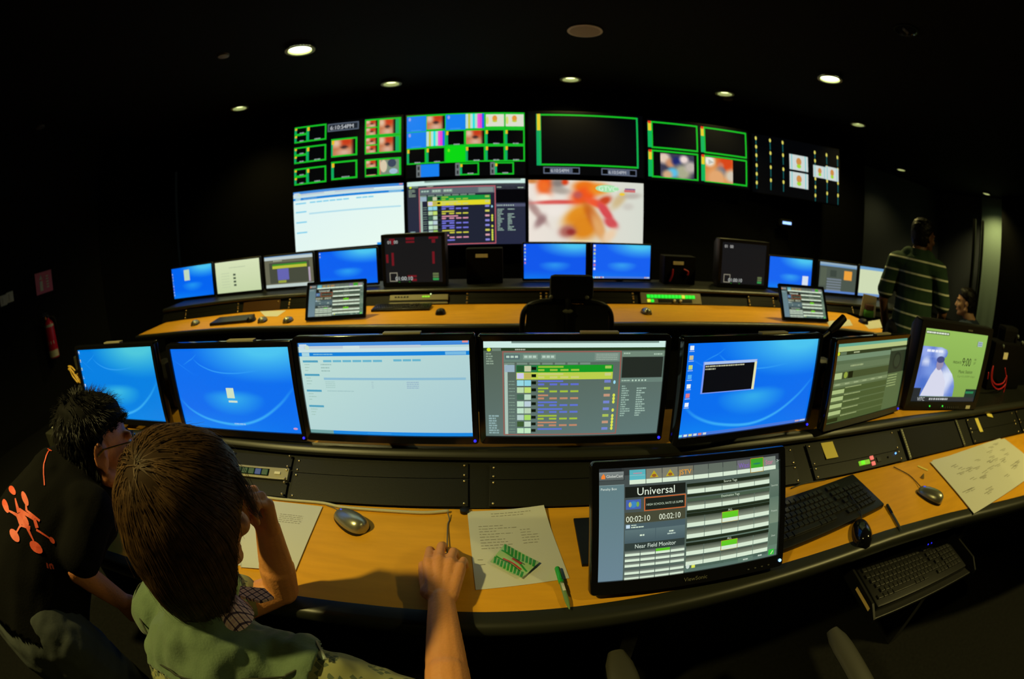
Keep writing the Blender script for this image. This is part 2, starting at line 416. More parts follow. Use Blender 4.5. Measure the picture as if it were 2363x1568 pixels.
# console riser: black housing with sloping rack openings and a wooden shelf on top
def riser(xa, xb, rear, shelf, zd, zs, lab, depth, n=60, top=None):
    oy = interp(rear, 0); t = empty('console_riser', (0, oy, zd), 0, lab, 'equipment console'); xs = xs_range(xa, xb, n)
    m = MB()
    m.loft([[Vector((x, interp(rear, x) - oy + .004, .0005)), Vector((x, interp(shelf, x) - oy + .004, zs - zd - .028)), Vector((x, interp(shelf, x) - oy + depth, zs - zd - .028)), Vector((x, interp(shelf, x) - oy + depth, -zd + .0)), Vector((x, interp(rear, x) - oy + .004, -zd))] for x in xs])
    m.build('housing', PANEL, t)
    cuts = [(xs, top or WOOD, 'shelf')] if top else [([x for x in xs if x < 1.86] + [1.86], WOOD, 'shelf'), ([1.862] + [x for x in xs if x > 1.87], PANEL, 'end_shelf')]
    for xq, mm, nm in cuts:
        m = MB()
        m.loft([[Vector((x, interp(shelf, x) - oy + .012, zs - zd)), Vector((x, interp(shelf, x) - oy + depth, zs - zd)), Vector((x, interp(shelf, x) - oy + depth, zs - zd - .0275)), Vector((x, interp(shelf, x) - oy + .012, zs - zd - .0275))] for x in xq])
        m.build(nm, mm, t)
    m = MB(); prof = [(.0125, .0008), (-.004, .0008), (-.014, -.004), (-.02, -.014), (-.018, -.024), (-.006, -.032), (.0125, -.032)]
    m.loft([[Vector((x, interp(shelf, x) - oy + a, zs - zd + b)) for a, b in prof] for x in xs])
    m.build('shelf_nosing', EDGE, t, True)
    return t
ri1 = riser(-1.74, 3.3, REAR1, SHELF1, ZD, ZS, 'long black console behind the front desk carrying the row of monitors', .235)
def face_frame(x0, x1, rear, shelf, zd, zs, t0=.03, t1=.86, out=.004):
    """local frame on the sloping face between x0 and x1: returns matrix (x right, z up the slope, -y outwards), width, height"""
    a = Vector((x0, interp(rear, x0), zd)); b = Vector((x1, interp(rear, x1), zd))
    c = Vector((x0, interp(shelf, x0), zs - .028)); d = Vector((x1, interp(shelf, x1), zs - .028))
    lo = (a + b) / 2; hi = (c + d) / 2; rt = (b - a); up = hi - lo; L = up.length
    rt.z = 0; rt.normalize(); up = (up - rt * up.dot(rt)).normalized(); nb = up.cross(rt)  # into the console
    c0 = lo + up * L * (t0 + t1) / 2 - nb * (-0) - nb * out
    return Matrix(((rt.x, nb.x, up.x, c0.x), (rt.y, nb.y, up.y, c0.y), (rt.z, nb.z, up.z, c0.z), (0, 0, 0, 1))), (Vector((x1, interp(rear, x1), 0)) - Vector((x0, interp(rear, x0), 0))).length, L * (t1 - t0)
def put(o, M): o.matrix_world = M; return o
def rack_panel(x0, x1, n_u, screws, lab, rear=REAR1, shelf=SHELF1, zd=ZD, zs=ZS, m_=None, gap=.004, r=.0038, group=None, split=None):
    M, w_, h_ = face_frame(x0, x1, rear, shelf, zd, zs)
    t = empty('rack_panel', (0, 0, 0), 0, lab, 'rack panel', group); t.matrix_world = M
    edges = split or [k / n_u for k in range(n_u + 1)]
    for a, b in zip(edges, edges[1:]):
        z0, z1 = -h_ / 2 + a * h_, -h_ / 2 + b * h_
        q = MB().box((0, 0, (z0 + z1) / 2), (w_ - gap, .006, z1 - z0 - .0015), bev=.0008).build('blank_plate', m_ or PANEL, t)
        if screws:
            s_ = MB()
            for sx in (-1, 1):
                for zz in ((z0 + .009, z1 - .009) if z1 - z0 > .03 else ((z0 + z1) / 2,)):
                    s_.ball((sx * (w_ / 2 - .012), -.0045, zz), r, 10, (1, .7, 1))
            s_.build('screws', BRASS, q, True)
    return t, w_, h_
rack_panel(-1.16, -.865, 2, True, 'black double rack plate with brass screws, under the second monitor', split=[0, .5, 1])
rack_panel(-.625 + .0, -.115, 2, True, 'wide black rack plate with brass screws, right of the lit intercom', split=[0, .64, 1])
rack_panel(-.065, .45, 2, True, 'wide black rack plate behind the white sheet and sweet wrapper', split=[0, .64, 1])
rack_panel(.46, .855, 2, True, 'wide black rack plate half hidden behind the touchscreen', split=[0, .5, 1])
# lit intercom unit
M, w_, h_ = face_frame(-.86, -.635, REAR1, SHELF1, ZD, ZS)
t = empty('intercom_unit', (0, 0, 0), 0, 'beige intercom strip with green and blue keys beside the raised hand', 'intercom'); t.matrix_world = M
MB().box((0, 0, -h_ * .31), (w_ - .004, .006, h_ * .36), bev=.0008).box((0, 0, h_ * .33), (w_ - .004, .006, h_ * .32), bev=.0008).build('blank_plate', PANEL, t)
MB().box((0, -.004, .012 * 0 + h_ * .02), (w_ - .004, .014, h_ * .27), bev=.001).build('faceplate', mat('beige_metal', (0.28, 0.26, 0.17), 0.45, 0.3), t)
MB().box((-.03, -.0112, h_ * .02), (.15, .001, h_ * .17)).build('display_window', GLOSSB, t)
for k in range(6):
    MB().box((-.092 + k * .0245, -.0125, h_ * .02), (.020, .004, h_ * .13), bev=.001).build('key', glow('key_blue', (30, 60, 110)) if k == 4 else glow('key_green', (22, 60, 26)), t, label='blue lit key' if k == 4 else None)
MB().box((.075, -.0125, h_ * .02), (.02, .004, .009), bev=.001).build('key', CREAM, t)
s_ = MB()
for sx in (-1, 1):
    for zz in (-.45, -.18, -.09, .11, .2, .45): s_.ball((sx * (w_ / 2 - .009), -.012, h_ * zz), .0038, 10)
s_.build('screws', BRASS, t, True)
# module with sticky note and small lit panel
tp, w_, h_ = rack_panel(.915, 1.375, 2, True, 'black rack plate with green and red lit switches under the sticky note', split=[0, .36, 1])
MB().box((.01, -.005, -h_ * .30), (.055, .006, .016), bev=.001).build('switch', glow('sw_green', (120, 190, 40)), tp, label='lit green switch')
MB().box((-.0, -.0085, -h_ * .30), (.016, .004, .013), bev=.001).build('switch', glow('sw_green2', (90, 255, 20), 1.3), tp, label='brightest green switch')
for zz in (-.21, -.38): MB().box((.055, -.005, h_ * zz), (.017, .006, .014), bev=.001).build('switch', glow('sw_red', (240, 110, 100)), tp, label='lit red switch')
MB().ball((.195, -.006, -h_ * .24), .0038).build('indicator', glow('led_blue', (90, 150, 255), 3), tp, True, label='blue indicator light')
MB().box((.09, -.004, -h_ * .3), (.02, .006, .018)).ball((.145, -.005, -h_ * .3), .004).build('sockets', BLACK, tp)
def sticky(M, dx, dz, w_, h_, lab, rot=0, curl=.004):
    t = MB(); n = 6
    t.loft([[Vector((-w_ / 2, -.0045 - curl * (k / n) ** 2, h_ / 2 - h_ * k / n)), Vector((w_ / 2, -.0045 - curl * (k / n) ** 2, h_ / 2 - h_ * k / n)), Vector((w_ / 2, -.0040 - curl * (k / n) ** 2, h_ / 2 - h_ * k / n)), Vector((-w_ / 2, -.0040 - curl * (k / n) ** 2, h_ / 2 - h_ * k / n))] for k in range(n + 1)])
    o = t.build('sticky_note', YELLOW, None); tag(o, lab, 'sticky note')
    o.matrix_world = M @ Matrix.Translation((dx, 0, dz)) @ Matrix.Rotation(rot, 4, 'Y'); return o
sticky(tp.matrix_world, -.135, .03, .055, .062, 'large yellow sticky note on the black panel behind the keyboard')
# open bay
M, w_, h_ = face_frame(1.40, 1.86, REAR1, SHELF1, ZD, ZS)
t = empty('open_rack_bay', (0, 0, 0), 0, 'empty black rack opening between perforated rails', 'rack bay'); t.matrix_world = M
MB().box((0, -.001, 0), (w_ - .07, .004, h_), bev=.001).build('opening', mat('bay_shade', (0.001, 0.001, 0.001), 0.9), t)  # thin black sheet stands in for the shade inside the empty bay
for sx in (-1, 1):
    r_ = MB().box((sx * (w_ / 2 - .02), -.004, 0), (.016, .006, h_ + .004), bev=.001).build('rail', mat('rail', (0.06, 0.06, 0.045), 0.4, 0.6), t)
    h2 = MB()
    for k in range(12): h2.box((sx * (w_ / 2 - .02), -.0075, -h_ / 2 + .008 + k * h_ / 12.5), (.006, .001, .006))
    h2.build('holes', mat('rail_hole', (0.3, 0.3, 0.2), 0.5, 0.5), r_)
tp2, w_, h_ = rack_panel(1.93, 2.45, 2, True, 'black rack plate at the right with two yellow notes', r=.0045)
sticky(tp2.matrix_world, -.165, .02, .032, .075, 'tall narrow yellow sticky note on the far right panel')
sticky(tp2.matrix_world, -.02, .062, .055, .022, 'small crumpled yellow note right of the tall narrow one', .2)
rack_panel(2.50, 3.0, 2, True, 'last black rack plate at the right edge of the front console', r=.0045)

# rear desk
REAR2 = smooth_tab([(-3.7, 2.9), (-3.12, 3.16), (-2.6, 3.33), (-2.03, 3.43), (-1.13, 3.46), (0, 3.43), (.92, 3.42), (2.24, 3.36), (3.0, 3.22), (3.5, 3.10), (4.0, 2.9)])
FRONT2 = smooth_tab([(-3.2, 2.70), (-2.32, 2.855), (-1.49, 2.87), (-.82, 2.85), (0, 2.82), (.62, 2.84), (1.26, 2.85), (2.01, 2.82), (2.41, 2.74), (2.95, 2.52), (3.3, 2.3)])
dk2, oy2 = desk(-3.2, 3.1, FRONT2, REAR2, ZD, 'rear curved wooden desk in front of the video wall')
SHELF2 = [(x, y + .065) for x, y in REAR2]
ZS2 = EYE.z - .610; ZS3 = EYE.z - .640; XSP = 2.36
ri2 = riser(-3.25, XSP - .001, REAR2, SHELF2, ZD, ZS2, 'low black console of the rear desk carrying most of its monitors', .45, top=PANEL)
ri3 = riser(XSP + .001, 4.0, REAR2, SHELF2, ZD, ZS3, 'slightly lower end section of the rear console behind the striped man', .45, top=PANEL)
m = MB(); xs = xs_range(-3.1, 3.0, 30)
m.loft([[Vector((x, interp(FRONT2, x) + .36 - oy2, ZD - .031)), Vector((x, interp(FRONT2, x) + .39 - oy2, ZD - .031)), Vector((x, interp(FRONT2, x) + .39 - oy2, 0)), Vector((x, interp(FRONT2, x) + .36 - oy2, 0))] for x in xs])
m.build('modesty_panel', DARKC, dk2)
for x0, x1, lb in ((-3.0, -2.42, 'rear console plate under the pale monitor at the left end'), (-1.92, -1.58, 'rear console plate left of the leaning touch panel'), (-.36, .24, 'rear console plate left of the far chair'), (.26, .98, 'rear console plate right of the far chair'),
                   (2.02, 2.3, 'rear console plate just left of the right touch panel'), (2.72, 3.2, 'rear console plate near the pale monitor at the right end')):
    rack_panel(x0, x1, 2, True, lb, REAR2, SHELF2, ZD, ZS2 if x0 < XSP else ZS3, r=.008, group='rack plates of the rear console')
M, w_, h_ = face_frame(-2.38, -2.0, REAR2, SHELF2, ZD, ZS2)
t = empty('rack_panel', (0, 0, 0), 0, 'glossy brownish plate of the rear console catching light', 'rack panel'); t.matrix_world = M
tag(t, 'glossy brownish plate of the rear console catching light', 'rack panel'); MB().ball((w_ / 2 - .02, -.004, h_ / 2 - .02), .008, 10).build('screw', BRASS, t, True)
MB().box((0, 0, 0), (w_, .006, h_), bev=.001).build('blank_plate', mat('bronze_plate', (0.16, 0.08, 0.03), 0.35, 0.6), t)
# lit green unit of the rear console
M, w_, h_ = face_frame(1.03, 1.56, REAR2, SHELF2, ZD, ZS2)
t = empty('control_unit', (0, 0, 0), 0, 'beige rack unit with a bright green lit button row', 'control unit'); t.matrix_world = M
MB().box((0, -.004, 0), (w_, .012, h_), bev=.001).build('faceplate', mat('beige_metal', (0.28, 0.26, 0.17), 0.45, 0.3), t)
g_, y_ = glow('btn_green', (20, 235, 50), 1.1), glow('btn_yellow', (210, 220, 60), 1.1)
for k in range(14):
    MB().box((-.2 + k * .0305, -.012, h_ * .14), (.027, .008, .03), bev=.003).build('button', y_ if k == 10 else g_, t, label='yellow lit button' if k == 10 else None)
MB().box((-.2, -.012, -h_ * .27), (.027, .008, .026), bev=.003).build('button', y_, t, label='yellow lit button')
MB().box((-.17, -.012, -h_ * .27), (.027, .008, .026), bev=.003).build('button', g_, t)
MB().box((.03, -.0105, -h_ * .27), (.30, .002, .03)).build('dark_strip', BLACK, t)
for xx in (.02, .075): MB().lathe([(.011, 0), (.011, .012), (.008, .014), (.001, .014)], (xx, -.011, -h_ * .27), 14, Matrix.Rotation(PI / 2, 3, 'X')).build('knob', WHITE, t, True)
M, w_, h_ = face_frame(-1.16, -.42, REAR2, SHELF2, ZD, ZS2)
t = empty('router_panel', (0, 0, 0), 0, 'beige rack unit with green lamps below the black broadcast monitor', 'router panel'); t.matrix_world = M
MB().box((.05, -.004, .01), (.48, .012, h_ * .5), bev=.001).box((.05, -.004, -h_ * .42), (.48, .012, .012), bev=.001).build('faceplate', mat('beige_metal'), t)
MB().box((0.05, -.002, -h_ * .24), (.47, .006, h_ * .26)).build('slot', BLACK, t)
for k in range(3): MB().box((.09 + k * .022, -.0115, .015), (.019, .004, .014), bev=.002).build('button', glow('btn_lime', (150, 230, 40), 1.0), t)
for k in range(5): MB().box((-.14 + k * .025, -.0115, .015), (.016, .004, .012), bev=.002).build('button', BLACK, t)
MB().ball((.15, -.013, .035), .006).build('lamp', glow('lamp_warm', (230, 255, 180), 1.2), t, True)
# ------------------------------------------------------------------ screens
def wall_base(c0=(8, 110, 238), c1=(76, 196, 240), g=(60, 185, 235), tint=None):
    def f(u, v):
        t = max(0, 1 - math.hypot((u - .82) / .62, v / .42))
        c = mix(c0, c1, t * 1.3 if t > 0 else 0)
        d = math.hypot((u - .5) / .27, (v - .60) / (.10 if v < .60 else .22))
        c = mix(c, g, max(0, 1 - d) ** .8 * .85)
        c = mix(c, (20, 160, 245), max(0, (v - .75) / .25) * .45 * max(0, 1 - abs(u - .1) * .9))
        return c
    return f
def wallpaper(c0=(8, 110, 238), c1=(76, 196, 240), g=(60, 185, 235), arcs=True):
    c = Canvas(); f = wall_base(c0, c1, g); c.grid(f, 56, 34)
    if arcs:
        c.arc([(0, 560), (160, 700), (420, 800), (800, 838), (1120, 760), (1400, 590), (1600, 400)], 22, (70, 190, 250), f, 1, .9)
        c.arc([(330, 110), (440, 190), (640, 255), (900, 270), (1200, 240)], 11, (60, 170, 250), f, 1, .8)
        c.arc([(160, 190), (260, 140), (330, 110), (400, 60)], 9, (60, 170, 250), f, 1, .6)
        c.arc([(0, 120), (150, 200), (320, 300)], 9, (50, 150, 250), f, 1, .4)
    return c
def icons(c, n=7, x=22, dy=78, y0=20, s=34, cols=None):
    cols = cols or [(225, 235, 245), (200, 190, 150), (190, 210, 120), (80, 170, 240), (235, 240, 240), (220, 120, 130), (230, 240, 250)]
    for k in range(n):
        y = y0 + dy * k; c.rect(x, y, x + s, y + s, cols[k % len(cols)], 2); c.rect(x - 6, y + s + 8, x + s + 6, y + s + 14, (180, 200, 230), 2)
def taskbar(c, y=868):
    c.rect(0, y, 1600, 900, (70, 120, 220), 1)
    for k in range(6): c.rect(8 + 52 * k, y + 5, 44 + 52 * k, 895, [(120, 220, 240), (220, 230, 230), (210, 220, 150), (200, 220, 240), (220, 130, 120), (200, 215, 225)][k], 2)
    c.rect(1440, y + 8, 1500, 892, (200, 170, 170), 2); c.rect(1510, y + 8, 1590, 892, (190, 205, 225), 2)

def web_page(hot=0.0):
    """white browser page with blue bars"""
    c = Canvas()
    a, b = ((192, 224, 214), (165, 200, 210)) if not hot else ((222, 243, 243), (232, 250, 240))
    c.grid(lambda u, v: mix(a, b, (u + v) / 2 * 1.0), 8, 8)
    c.rect(0, 0, 1600, 40, (70, 145, 220), 1, (60, 130, 215)); c.rect(60, 36, 1180, 62, (190, 205, 215), 2); c.rect(460, 36, 620, 62, (205, 225, 225), 3)
    c.rect(0, 60, 1600, 92, (200, 225, 228), 1); c.rect(10, 18, 90, 58, (200, 220, 230), 2); c.oval(95, 50, 22, 22, (205, 225, 200), 3)
    c.rect(1540, 4, 1590, 22, (220, 140, 140), 3)
    c.rect(0, 96, 1600, 132, (18, 128, 215), 1); c.rect(30, 98, 110, 130, (170, 215, 225), 2); c.rect(1390, 100, 1570, 128, (120, 185, 225), 2); c.squig(150, 108, 200, 12, (110, 180, 220), 2)
    bc = (105, 180, 205) if not hot else (120, 205, 235)
    for k in range(6): c.rect(245 + k * 98, 168, 330 + k * 98, 188, bc, 1)
    for k in range(3): c.rect(925 + k * 86, 164, 1000 + k * 86, 184, bc, 1)
    for k, y in enumerate((170, 300, 455, 610)):
        c.rect(30, y, 190, y + 20, (80, 160, 190) if not hot else bc, 1)
        if not hot:
            for j in range(3): c.squig(44, y + 36 + j * 28, random.uniform(30, 90), 9, (160, 195, 185), 1)
    c.rect(230, 335, 1560, 357, (140, 188, 210) if not hot else (175, 220, 235), 1)
    if not hot:
        for y in (205, 235, 265): c.squig(215, y, random.uniform(70, 180), 11, (150, 185, 180), 1)
        for j in range(4): c.squig(240, 372 + j * 18, 100, 8, (165, 200, 195), 1); c.squig(700, 372 + j * 18, 20, 8, (165, 195, 200), 1); c.squig(1030, 372 + j * 18, 110, 9, (150, 180, 200), 1)
        c.squig(250, 460, 270, 9, (160, 195, 195), 1)
        c.rect(0, 866, 250, 900, (110, 160, 160), 1); c.rect(250, 866, 1600, 900, (22, 135, 225), 1); c.squig(600, 880, 240, 6, (60, 160, 235), 2)
    else:
        c.rect(1200, 868, 1330, 900, (40, 150, 235), 1)
    return c

def playlist(dark=False):
    """grey editing program with a coloured list"""
    c = Canvas(); g0, g1 = ((84, 98, 84), (96, 120, 118)) if not dark else ((42, 46, 58), (38, 42, 66))
    c.grid(lambda u, v: mix(g0, g1, v * .8 + u * .2), 6, 6)
    c.rect(0, 0, 1600, 62, (205, 235, 226), 1); c.rect(240, 0, 1540, 22, (120, 145, 135), 2); c.rect(0, 62, 1600, 88, (40, 62, 34) if not dark else (60, 66, 70), 1)
    c.oval(45, 78, 18, 16, (205, 230, 30), 3); c.rect(70, 66, 150, 90, (110, 130, 115), 2); c.squig(270, 72, 90, 12, (170, 180, 160), 2)
    x0, x1 = 160, 1200
    if dark: c.rect(x0, 100, x1, 890, (32, 36, 52), 1)
    c.frame(x0, 92, x1, 890, 11, (150, 95, 85) if not dark else (200, 100, 110), 3)
    c.rect(x0 + 12, 104, x1 - 12, 190, (104, 130, 118) if not dark else (96, 104, 112), 2)
    for k in range(3):
        c.rect(x0 + 24 + k * 155, 122, x0 + 150 + k * 155, 166, (84, 108, 108) if k == 0 else (130, 155, 140), 3)
        for j in range(3): c.rect(x0 + 34 + k * 155 + j * 37, 132, x0 + 62 + k * 155 + j * 37, 152, (180, 205, 190), 4)
    c.rect(960, 110, 1180, 180, (120, 140, 128) if not dark else (110, 118, 125), 3)
    for k in range(4): c.squig(975, 118 + k * 16, 190, 7, (155, 175, 160), 4)
    for k in range(7): c.rect(x0 + 14 + k * 110, 196, x0 + 105 + k * 110, 214, (118, 140, 126), 2)
    c.rect(x0 + 16, 214, x0 + 44, 880, (170, 195, 182), 2); c.rect(x0 + 20, 216, x0 + 105, 280, (150, 175, 190), 3)
    rows = [('g', (20, 150, 35)), ('y', (185, 205, 75)), ('b', (95, 110, 205)), ('l', (160, 190, 60)), ('r', (190, 135, 105)), ('b', (95, 115, 210)), ('b', (95, 115, 210)), ('l', (160, 190, 60)), ('r', (190, 135, 105)), ('b', (95, 115, 210))]
    if dark: rows = [('g', (20, 150, 60)), ('y', (225, 215, 40))] + [(k, {'b': (120, 120, 225), 'l': (205, 205, 70), 'r': (220, 150, 170)}[k]) for k, _ in rows[2:]]
    rh = 66
    for i, (k, col) in enumerate(rows):
        y = 218 + i * rh
        if k in 'gy':
            c.rect(460 if k == 'g' else 280, y, 1130, y + rh, col, 2)
            if k == 'g': c.rect(280, y, 460, y + rh, (40, 120, 70), 2)
            tc = (150, 190, 60) if k == 'g' else (200, 205, 120)
        else: tc = col
        if y > 860: continue
        hh = min(y + rh - 8, 880)
        c.rect(285, y + 6, 345, hh, [(40, 90, 50), (205, 200, 235), (150, 215, 225), (185, 215, 170), (70, 105, 85), (190, 225, 200), (190, 225, 200), (180, 205, 200), (60, 90, 50), (190, 230, 190)][i], 3)
        c.rect(350, y + 6, 408, hh, [(195, 200, 160), (190, 180, 90), (140, 210, 225), (190, 220, 110), (185, 215, 190), (185, 205, 215), (185, 210, 180), (165, 215, 100), (190, 215, 195), (190, 230, 190)][i], 3)
        c.rect(412, y + 16, 452, y + 44, (10, 22, 12), 3)
        c.rect(470, y + 8, random.choice((560, 640, 690)), y + 24, tc, 3)
        if i < 9:
            for xx, ww in ((470, 54), (572, 66), (664, 70), (756, 72)): c.rect(xx, y + 36, xx + ww, y + 54, tc, 3)
        c.rect(1058, y + 8, 1115, y + 34, mix(tc, (200, 200, 190), .2), 3)
        if i > 1:
            for j in (12, 40): c.squig(x0 + 52, y + j, 55, 10, (120, 145, 130), 3)
    for y in list(range(505, 600, 32)) + [650] + list(range(705, 860, 32)): c.oval(1152, y, 12, 17, (215, 225, 80), 3, 10)
    c.oval(1150, 380, 11, 18, (150, 215, 235), 3, 10)
    if dark: c.rect(1205, 100, 1600, 330, (4, 4, 8), 1)
    else: c.rect(1212, 150, 1590, 340, (36, 42, 36), 1)
    c.rect(1205, 98, 1600, 146, (112, 135, 118) if not dark else (86, 90, 104), 1); c.squig(1220, 110, 60, 12, (165, 190, 170), 2); c.squig(1500, 118, 80, 12, (175, 200, 180), 2)
    c.rect(1205, 345, 1600, 385, (105, 128, 118) if not dark else (80, 84, 110), 1); c.squig(1215, 362, 80, 10, (170, 195, 175), 2)
    for k in range(5): c.rect(1310 + k * 30, 360, 1324 + k * 30, 374, (190, 215, 195), 2)
    for k in range(14):
        y = 415 + k * 22
        c.squig(1222, y, random.uniform(30, 90), 12, (150, 178, 165), 2)
        if random.random() < .75: c.squig(1362, y, random.uniform(20, 110), 12, (158, 185, 172), 2)
    for k in range(8): c.squig(30, 690 + k * 24, random.uniform(60, 95), 16, (140, 170, 170), 2)
    for k in range(5): c.squig(20, 110 + k * 22, random.uniform(40, 100), 12, (140, 160, 140), 2)
    return c

def green_table():
    c = Canvas(1600, 900); c.grid(lambda u, v: mix((86, 108, 80), (92, 108, 62), v), 4, 4)
    c.rect(0, 0, 1600, 40, (100, 165, 140), 1); c.rect(0, 38, 1600, 92, (180, 195, 130), 1); c.rect(0, 92, 1600, 132, (46, 58, 30), 1)
    c.oval(40, 112, 26, 20, (200, 215, 40), 2); c.rect(75, 96, 190, 128, (95, 115, 85), 2); c.squig(330, 104, 120, 14, (175, 185, 140), 2)
    c.rect(0, 132, 1180, 190, (112, 138, 108), 1); c.rect(0, 230, 1180, 300, (98, 118, 84), 1); c.squig(300, 250, 260, 20, (150, 165, 120), 2)
    c.rect(0, 320, 1180, 400, (66, 80, 44), 1); c.rect(20, 325, 160, 395, (170, 190, 130), 2); c.oval(230, 358, 36, 36, (140, 160, 60), 2); c.rect(280, 322, 370, 398, (16, 26, 8), 2)
    c.rect(0, 440, 1180, 475, (120, 138, 96), 1)
    for k in range(6): c.squig(60 + k * 180, 450, 90, 14, (160, 175, 130), 2)
    for k in range(5):
        y = 500 + k * 82; c.rect(0, y, 1180, y + 68, (70, 88, 46), 1)
        if k < 4: c.rect(20, y + 16, 250, y + 62, (168, 188, 125), 2)
        else: c.rect(20, y + 16, 220, y + 62, (34, 46, 18), 2)
        c.squig(260, y - 2, 330, 12, (150, 165, 110), 2)
    c.rect(1180, 132, 1600, 430, (40, 52, 34), 1); c.oval(1380, 280, 110, 110, (30, 40, 26), 2); c.oval(1380, 280, 80, 80, (46, 58, 38), 3)
    c.rect(1190, 120, 1600, 150, (104, 122, 90), 2); c.rect(1180, 430, 1600, 900, (84, 104, 64), 1)
    for k in range(5): c.squig(1200, 450 + k * 34, 240, 14, (150, 168, 110), 2)
    return c

def green_multi(kind):
    G, T, K = (22, 190, 38), (14, 170, 96), (3, 4, 6)
    c = Canvas(1600, 900); c.rect(0, 0, 1600, 900, K, 0)
    def pic(x0, y0, x1, y1, lay=2):
        w_, h_ = x1 - x0, y1 - y0
        def f(u, v):
            a = (196, 120, 80)
            a = mix(a, (200, 60, 25), max(0, 1 - math.hypot((u - .6) / .5, (v - .15) / .45)) * 1.4)
            a = mix(a, (225, 190, 160), max(0, 1 - math.hypot((u - .15) / .3, (v - .2) / .4)) * 1.3)
            a = mix(a, (215, 175, 150), max(0, 1 - math.hypot((u - .5) / .5, (v - .85) / .35)) * 1.2)
            a = mix(a, (35, 25, 35), max(0, 1 - math.hypot((u - .5) / .22, (v - .5) / .14)) * 1.6)
            return mix(a, K, max(0, (u - .82) / .1))
        c.grid(f, 14, 10, x0, y0, x1, y1, lay)
    def cell(x0, y0, x1, y1, fill=None, t=16, lay=1, mark=True):
        c.rect(x0, y0, x1, y1, G, lay); c.rect(x0, y0 + t, x0 + t * 1.5, y1 - t, T, lay + .3)
        if fill == 'pic': pic(x0 + t, y0 + t, x1 - t, y1 - t, lay + 1)
        else: c.rect(x0 + t * 1.5, y0 + t, x1 - t, y1 - t, fill or K, lay + 1)
        if mark: c.rect(x0 + t * .4, y0 + t, x0 + t * 1.8, y0 + t + (y1 - y0) * .22, (235, 190, 30), lay + 2)
        if fill != 'pic': c.squig(x0 + (x1 - x0) * .4, y1 - t * 1.6, (x1 - x0) * .3, 16, (150, 160, 165), lay + 2)
    if kind == 'nine':
        for y in (20, 330, 650):
            c.rect(0, y, 490, y + 245, G, 1); cell(0, y, 205, y + 125, t=22); cell(0, y + 115, 205, y + 245, t=22); cell(190, y, 490, y + 245, t=24)
        c.frame(510, 35, 970, 155, 18, (85, 95, 110), 1); c.rect(528, 53, 952, 137, (30, 36, 44), 1); c.text('6:10:54PM', 545, 128, 88, (205, 210, 215), 2, xs=.95)
        cell(565, 270, 950, 545, 'pic', 26); cell(565, 610, 950, 880, t=26)
        for y in (20, 285, 620):
            c.rect(1060, y, 1580, y + 262, G, 1); pic(1080, y + 26, 1240, y + 120); pic(1080, y + 140, 1240, y + 240); pic(1270, y + 26, 1500, y + 240); c.rect(1500, y + 26, 1550, y + 240, T, 2)
        c.rect(1290, 650, 1550, 860, (120, 140, 120), 4); c.oval(1330, 740, 50, 90, (215, 200, 170), 5); c.oval(1450, 700, 60, 60, (60, 70, 90), 5); c.oval(1470, 820, 60, 40, (160, 190, 210), 5)
        c.rect(1075, 758, 1240, 850, K, 5)
    elif kind == 'mosaic':
        c.rect(0, 0, 1600, 700, G, 1); cw, ch = 1600 / 6, 233; B = (24, 128, 240)
        def bars(x0, y0, x1, y1):
            cs = [(190, 220, 220), (195, 200, 60), (180, 225, 215), (40, 225, 225), (170, 230, 200), (240, 90, 215), (235, 70, 200), (40, 90, 240)]
            for k, q in enumerate(cs): c.rect(x0 + (x1 - x0) * k / 8, y0, x0 + (x1 - x0) * (k + 1) / 8, y1, q, 3)
        for r in range(3):
            for k in range(6):
                x0, y0 = k * cw, r * ch + 8; key = (r, k)
                if key in ((0, 0), (0, 2), (1, 0)):
                    c.rect(x0, y0 + 10, x0 + cw, y0 + ch, B, 2); c.oval(x0 + 40, y0 + 50, 16, 26, (150, 160, 230), 3); c.squig(x0 + 60, y0 + ch - 24, 140, 12, (60, 150, 240), 3)
                elif key in ((0, 3), (1, 1)): bars(x0 + 4, y0 + 8, x0 + cw - 14, y0 + ch - 14)
                elif key == (2, 2): c.rect(x0, y0, x0 + cw, y0 + ch, (10, 215, 20), 2); c.oval(x0 + 40, y0 + 60, 14, 22, (120, 230, 40), 3)
                elif key in ((0, 4), (0, 5)):
                    c.rect(x0 + 10, y0 + 20, x0 + cw - 12, y0 + ch - 36, (220, 222, 205), 2); c.oval(x0 + 130, y0 + 80, 34, 44, (225, 150, 60), 3); c.oval(x0 + 130, y0 + 118, 34, 18, (190, 210, 60), 3); c.oval(x0 + 30, y0 + 110, 18, 60, (210, 220, 110), 3)
                elif key in ((0, 1), (1, 3)): pic(x0 + 10, y0 + 20, x0 + cw - 12, y0 + ch - 24)
                else: cell(x0, y0, x0 + cw, y0 + ch, t=20)
        for x0, col in ((130, 'b'), (660, 'k'), (1130, 'k')):
            c.rect(x0, 715, x0 + 60, 890, (110, 118, 120), 1); c.rect(x0 + 18, 740, x0 + 42, 790, (40, 44, 46), 2); c.rect(x0 + 18, 820, x0 + 42, 870, (40, 44, 46), 2)
            if col == 'b': c.rect(x0 + 60, 715, x0 + 310, 890, B, 1)
            else: cell(x0 + 60, 715, x0 + 320, 890, t=20)
    elif kind == 'single':
        c.frame(150, 30, 1530, 770, 24, G, 1, (18, 180, 80)); c.rect(110, 30, 150, 770, (14, 165, 96), 2); c.rect(120, 30, 165, 270, (230, 205, 40), 3)
        for x0 in (200, 1000):
            c.frame(x0, 790, x0 + 500, 885, 14, (95, 105, 125), 1); c.rect(x0 + 90, 806, x0 + 400, 870, (85, 95, 115), 1); c.text('6:10:54PM', x0 + 100, 864, 66, (195, 200, 205), 2, xs=.9)
    elif kind == 'four':
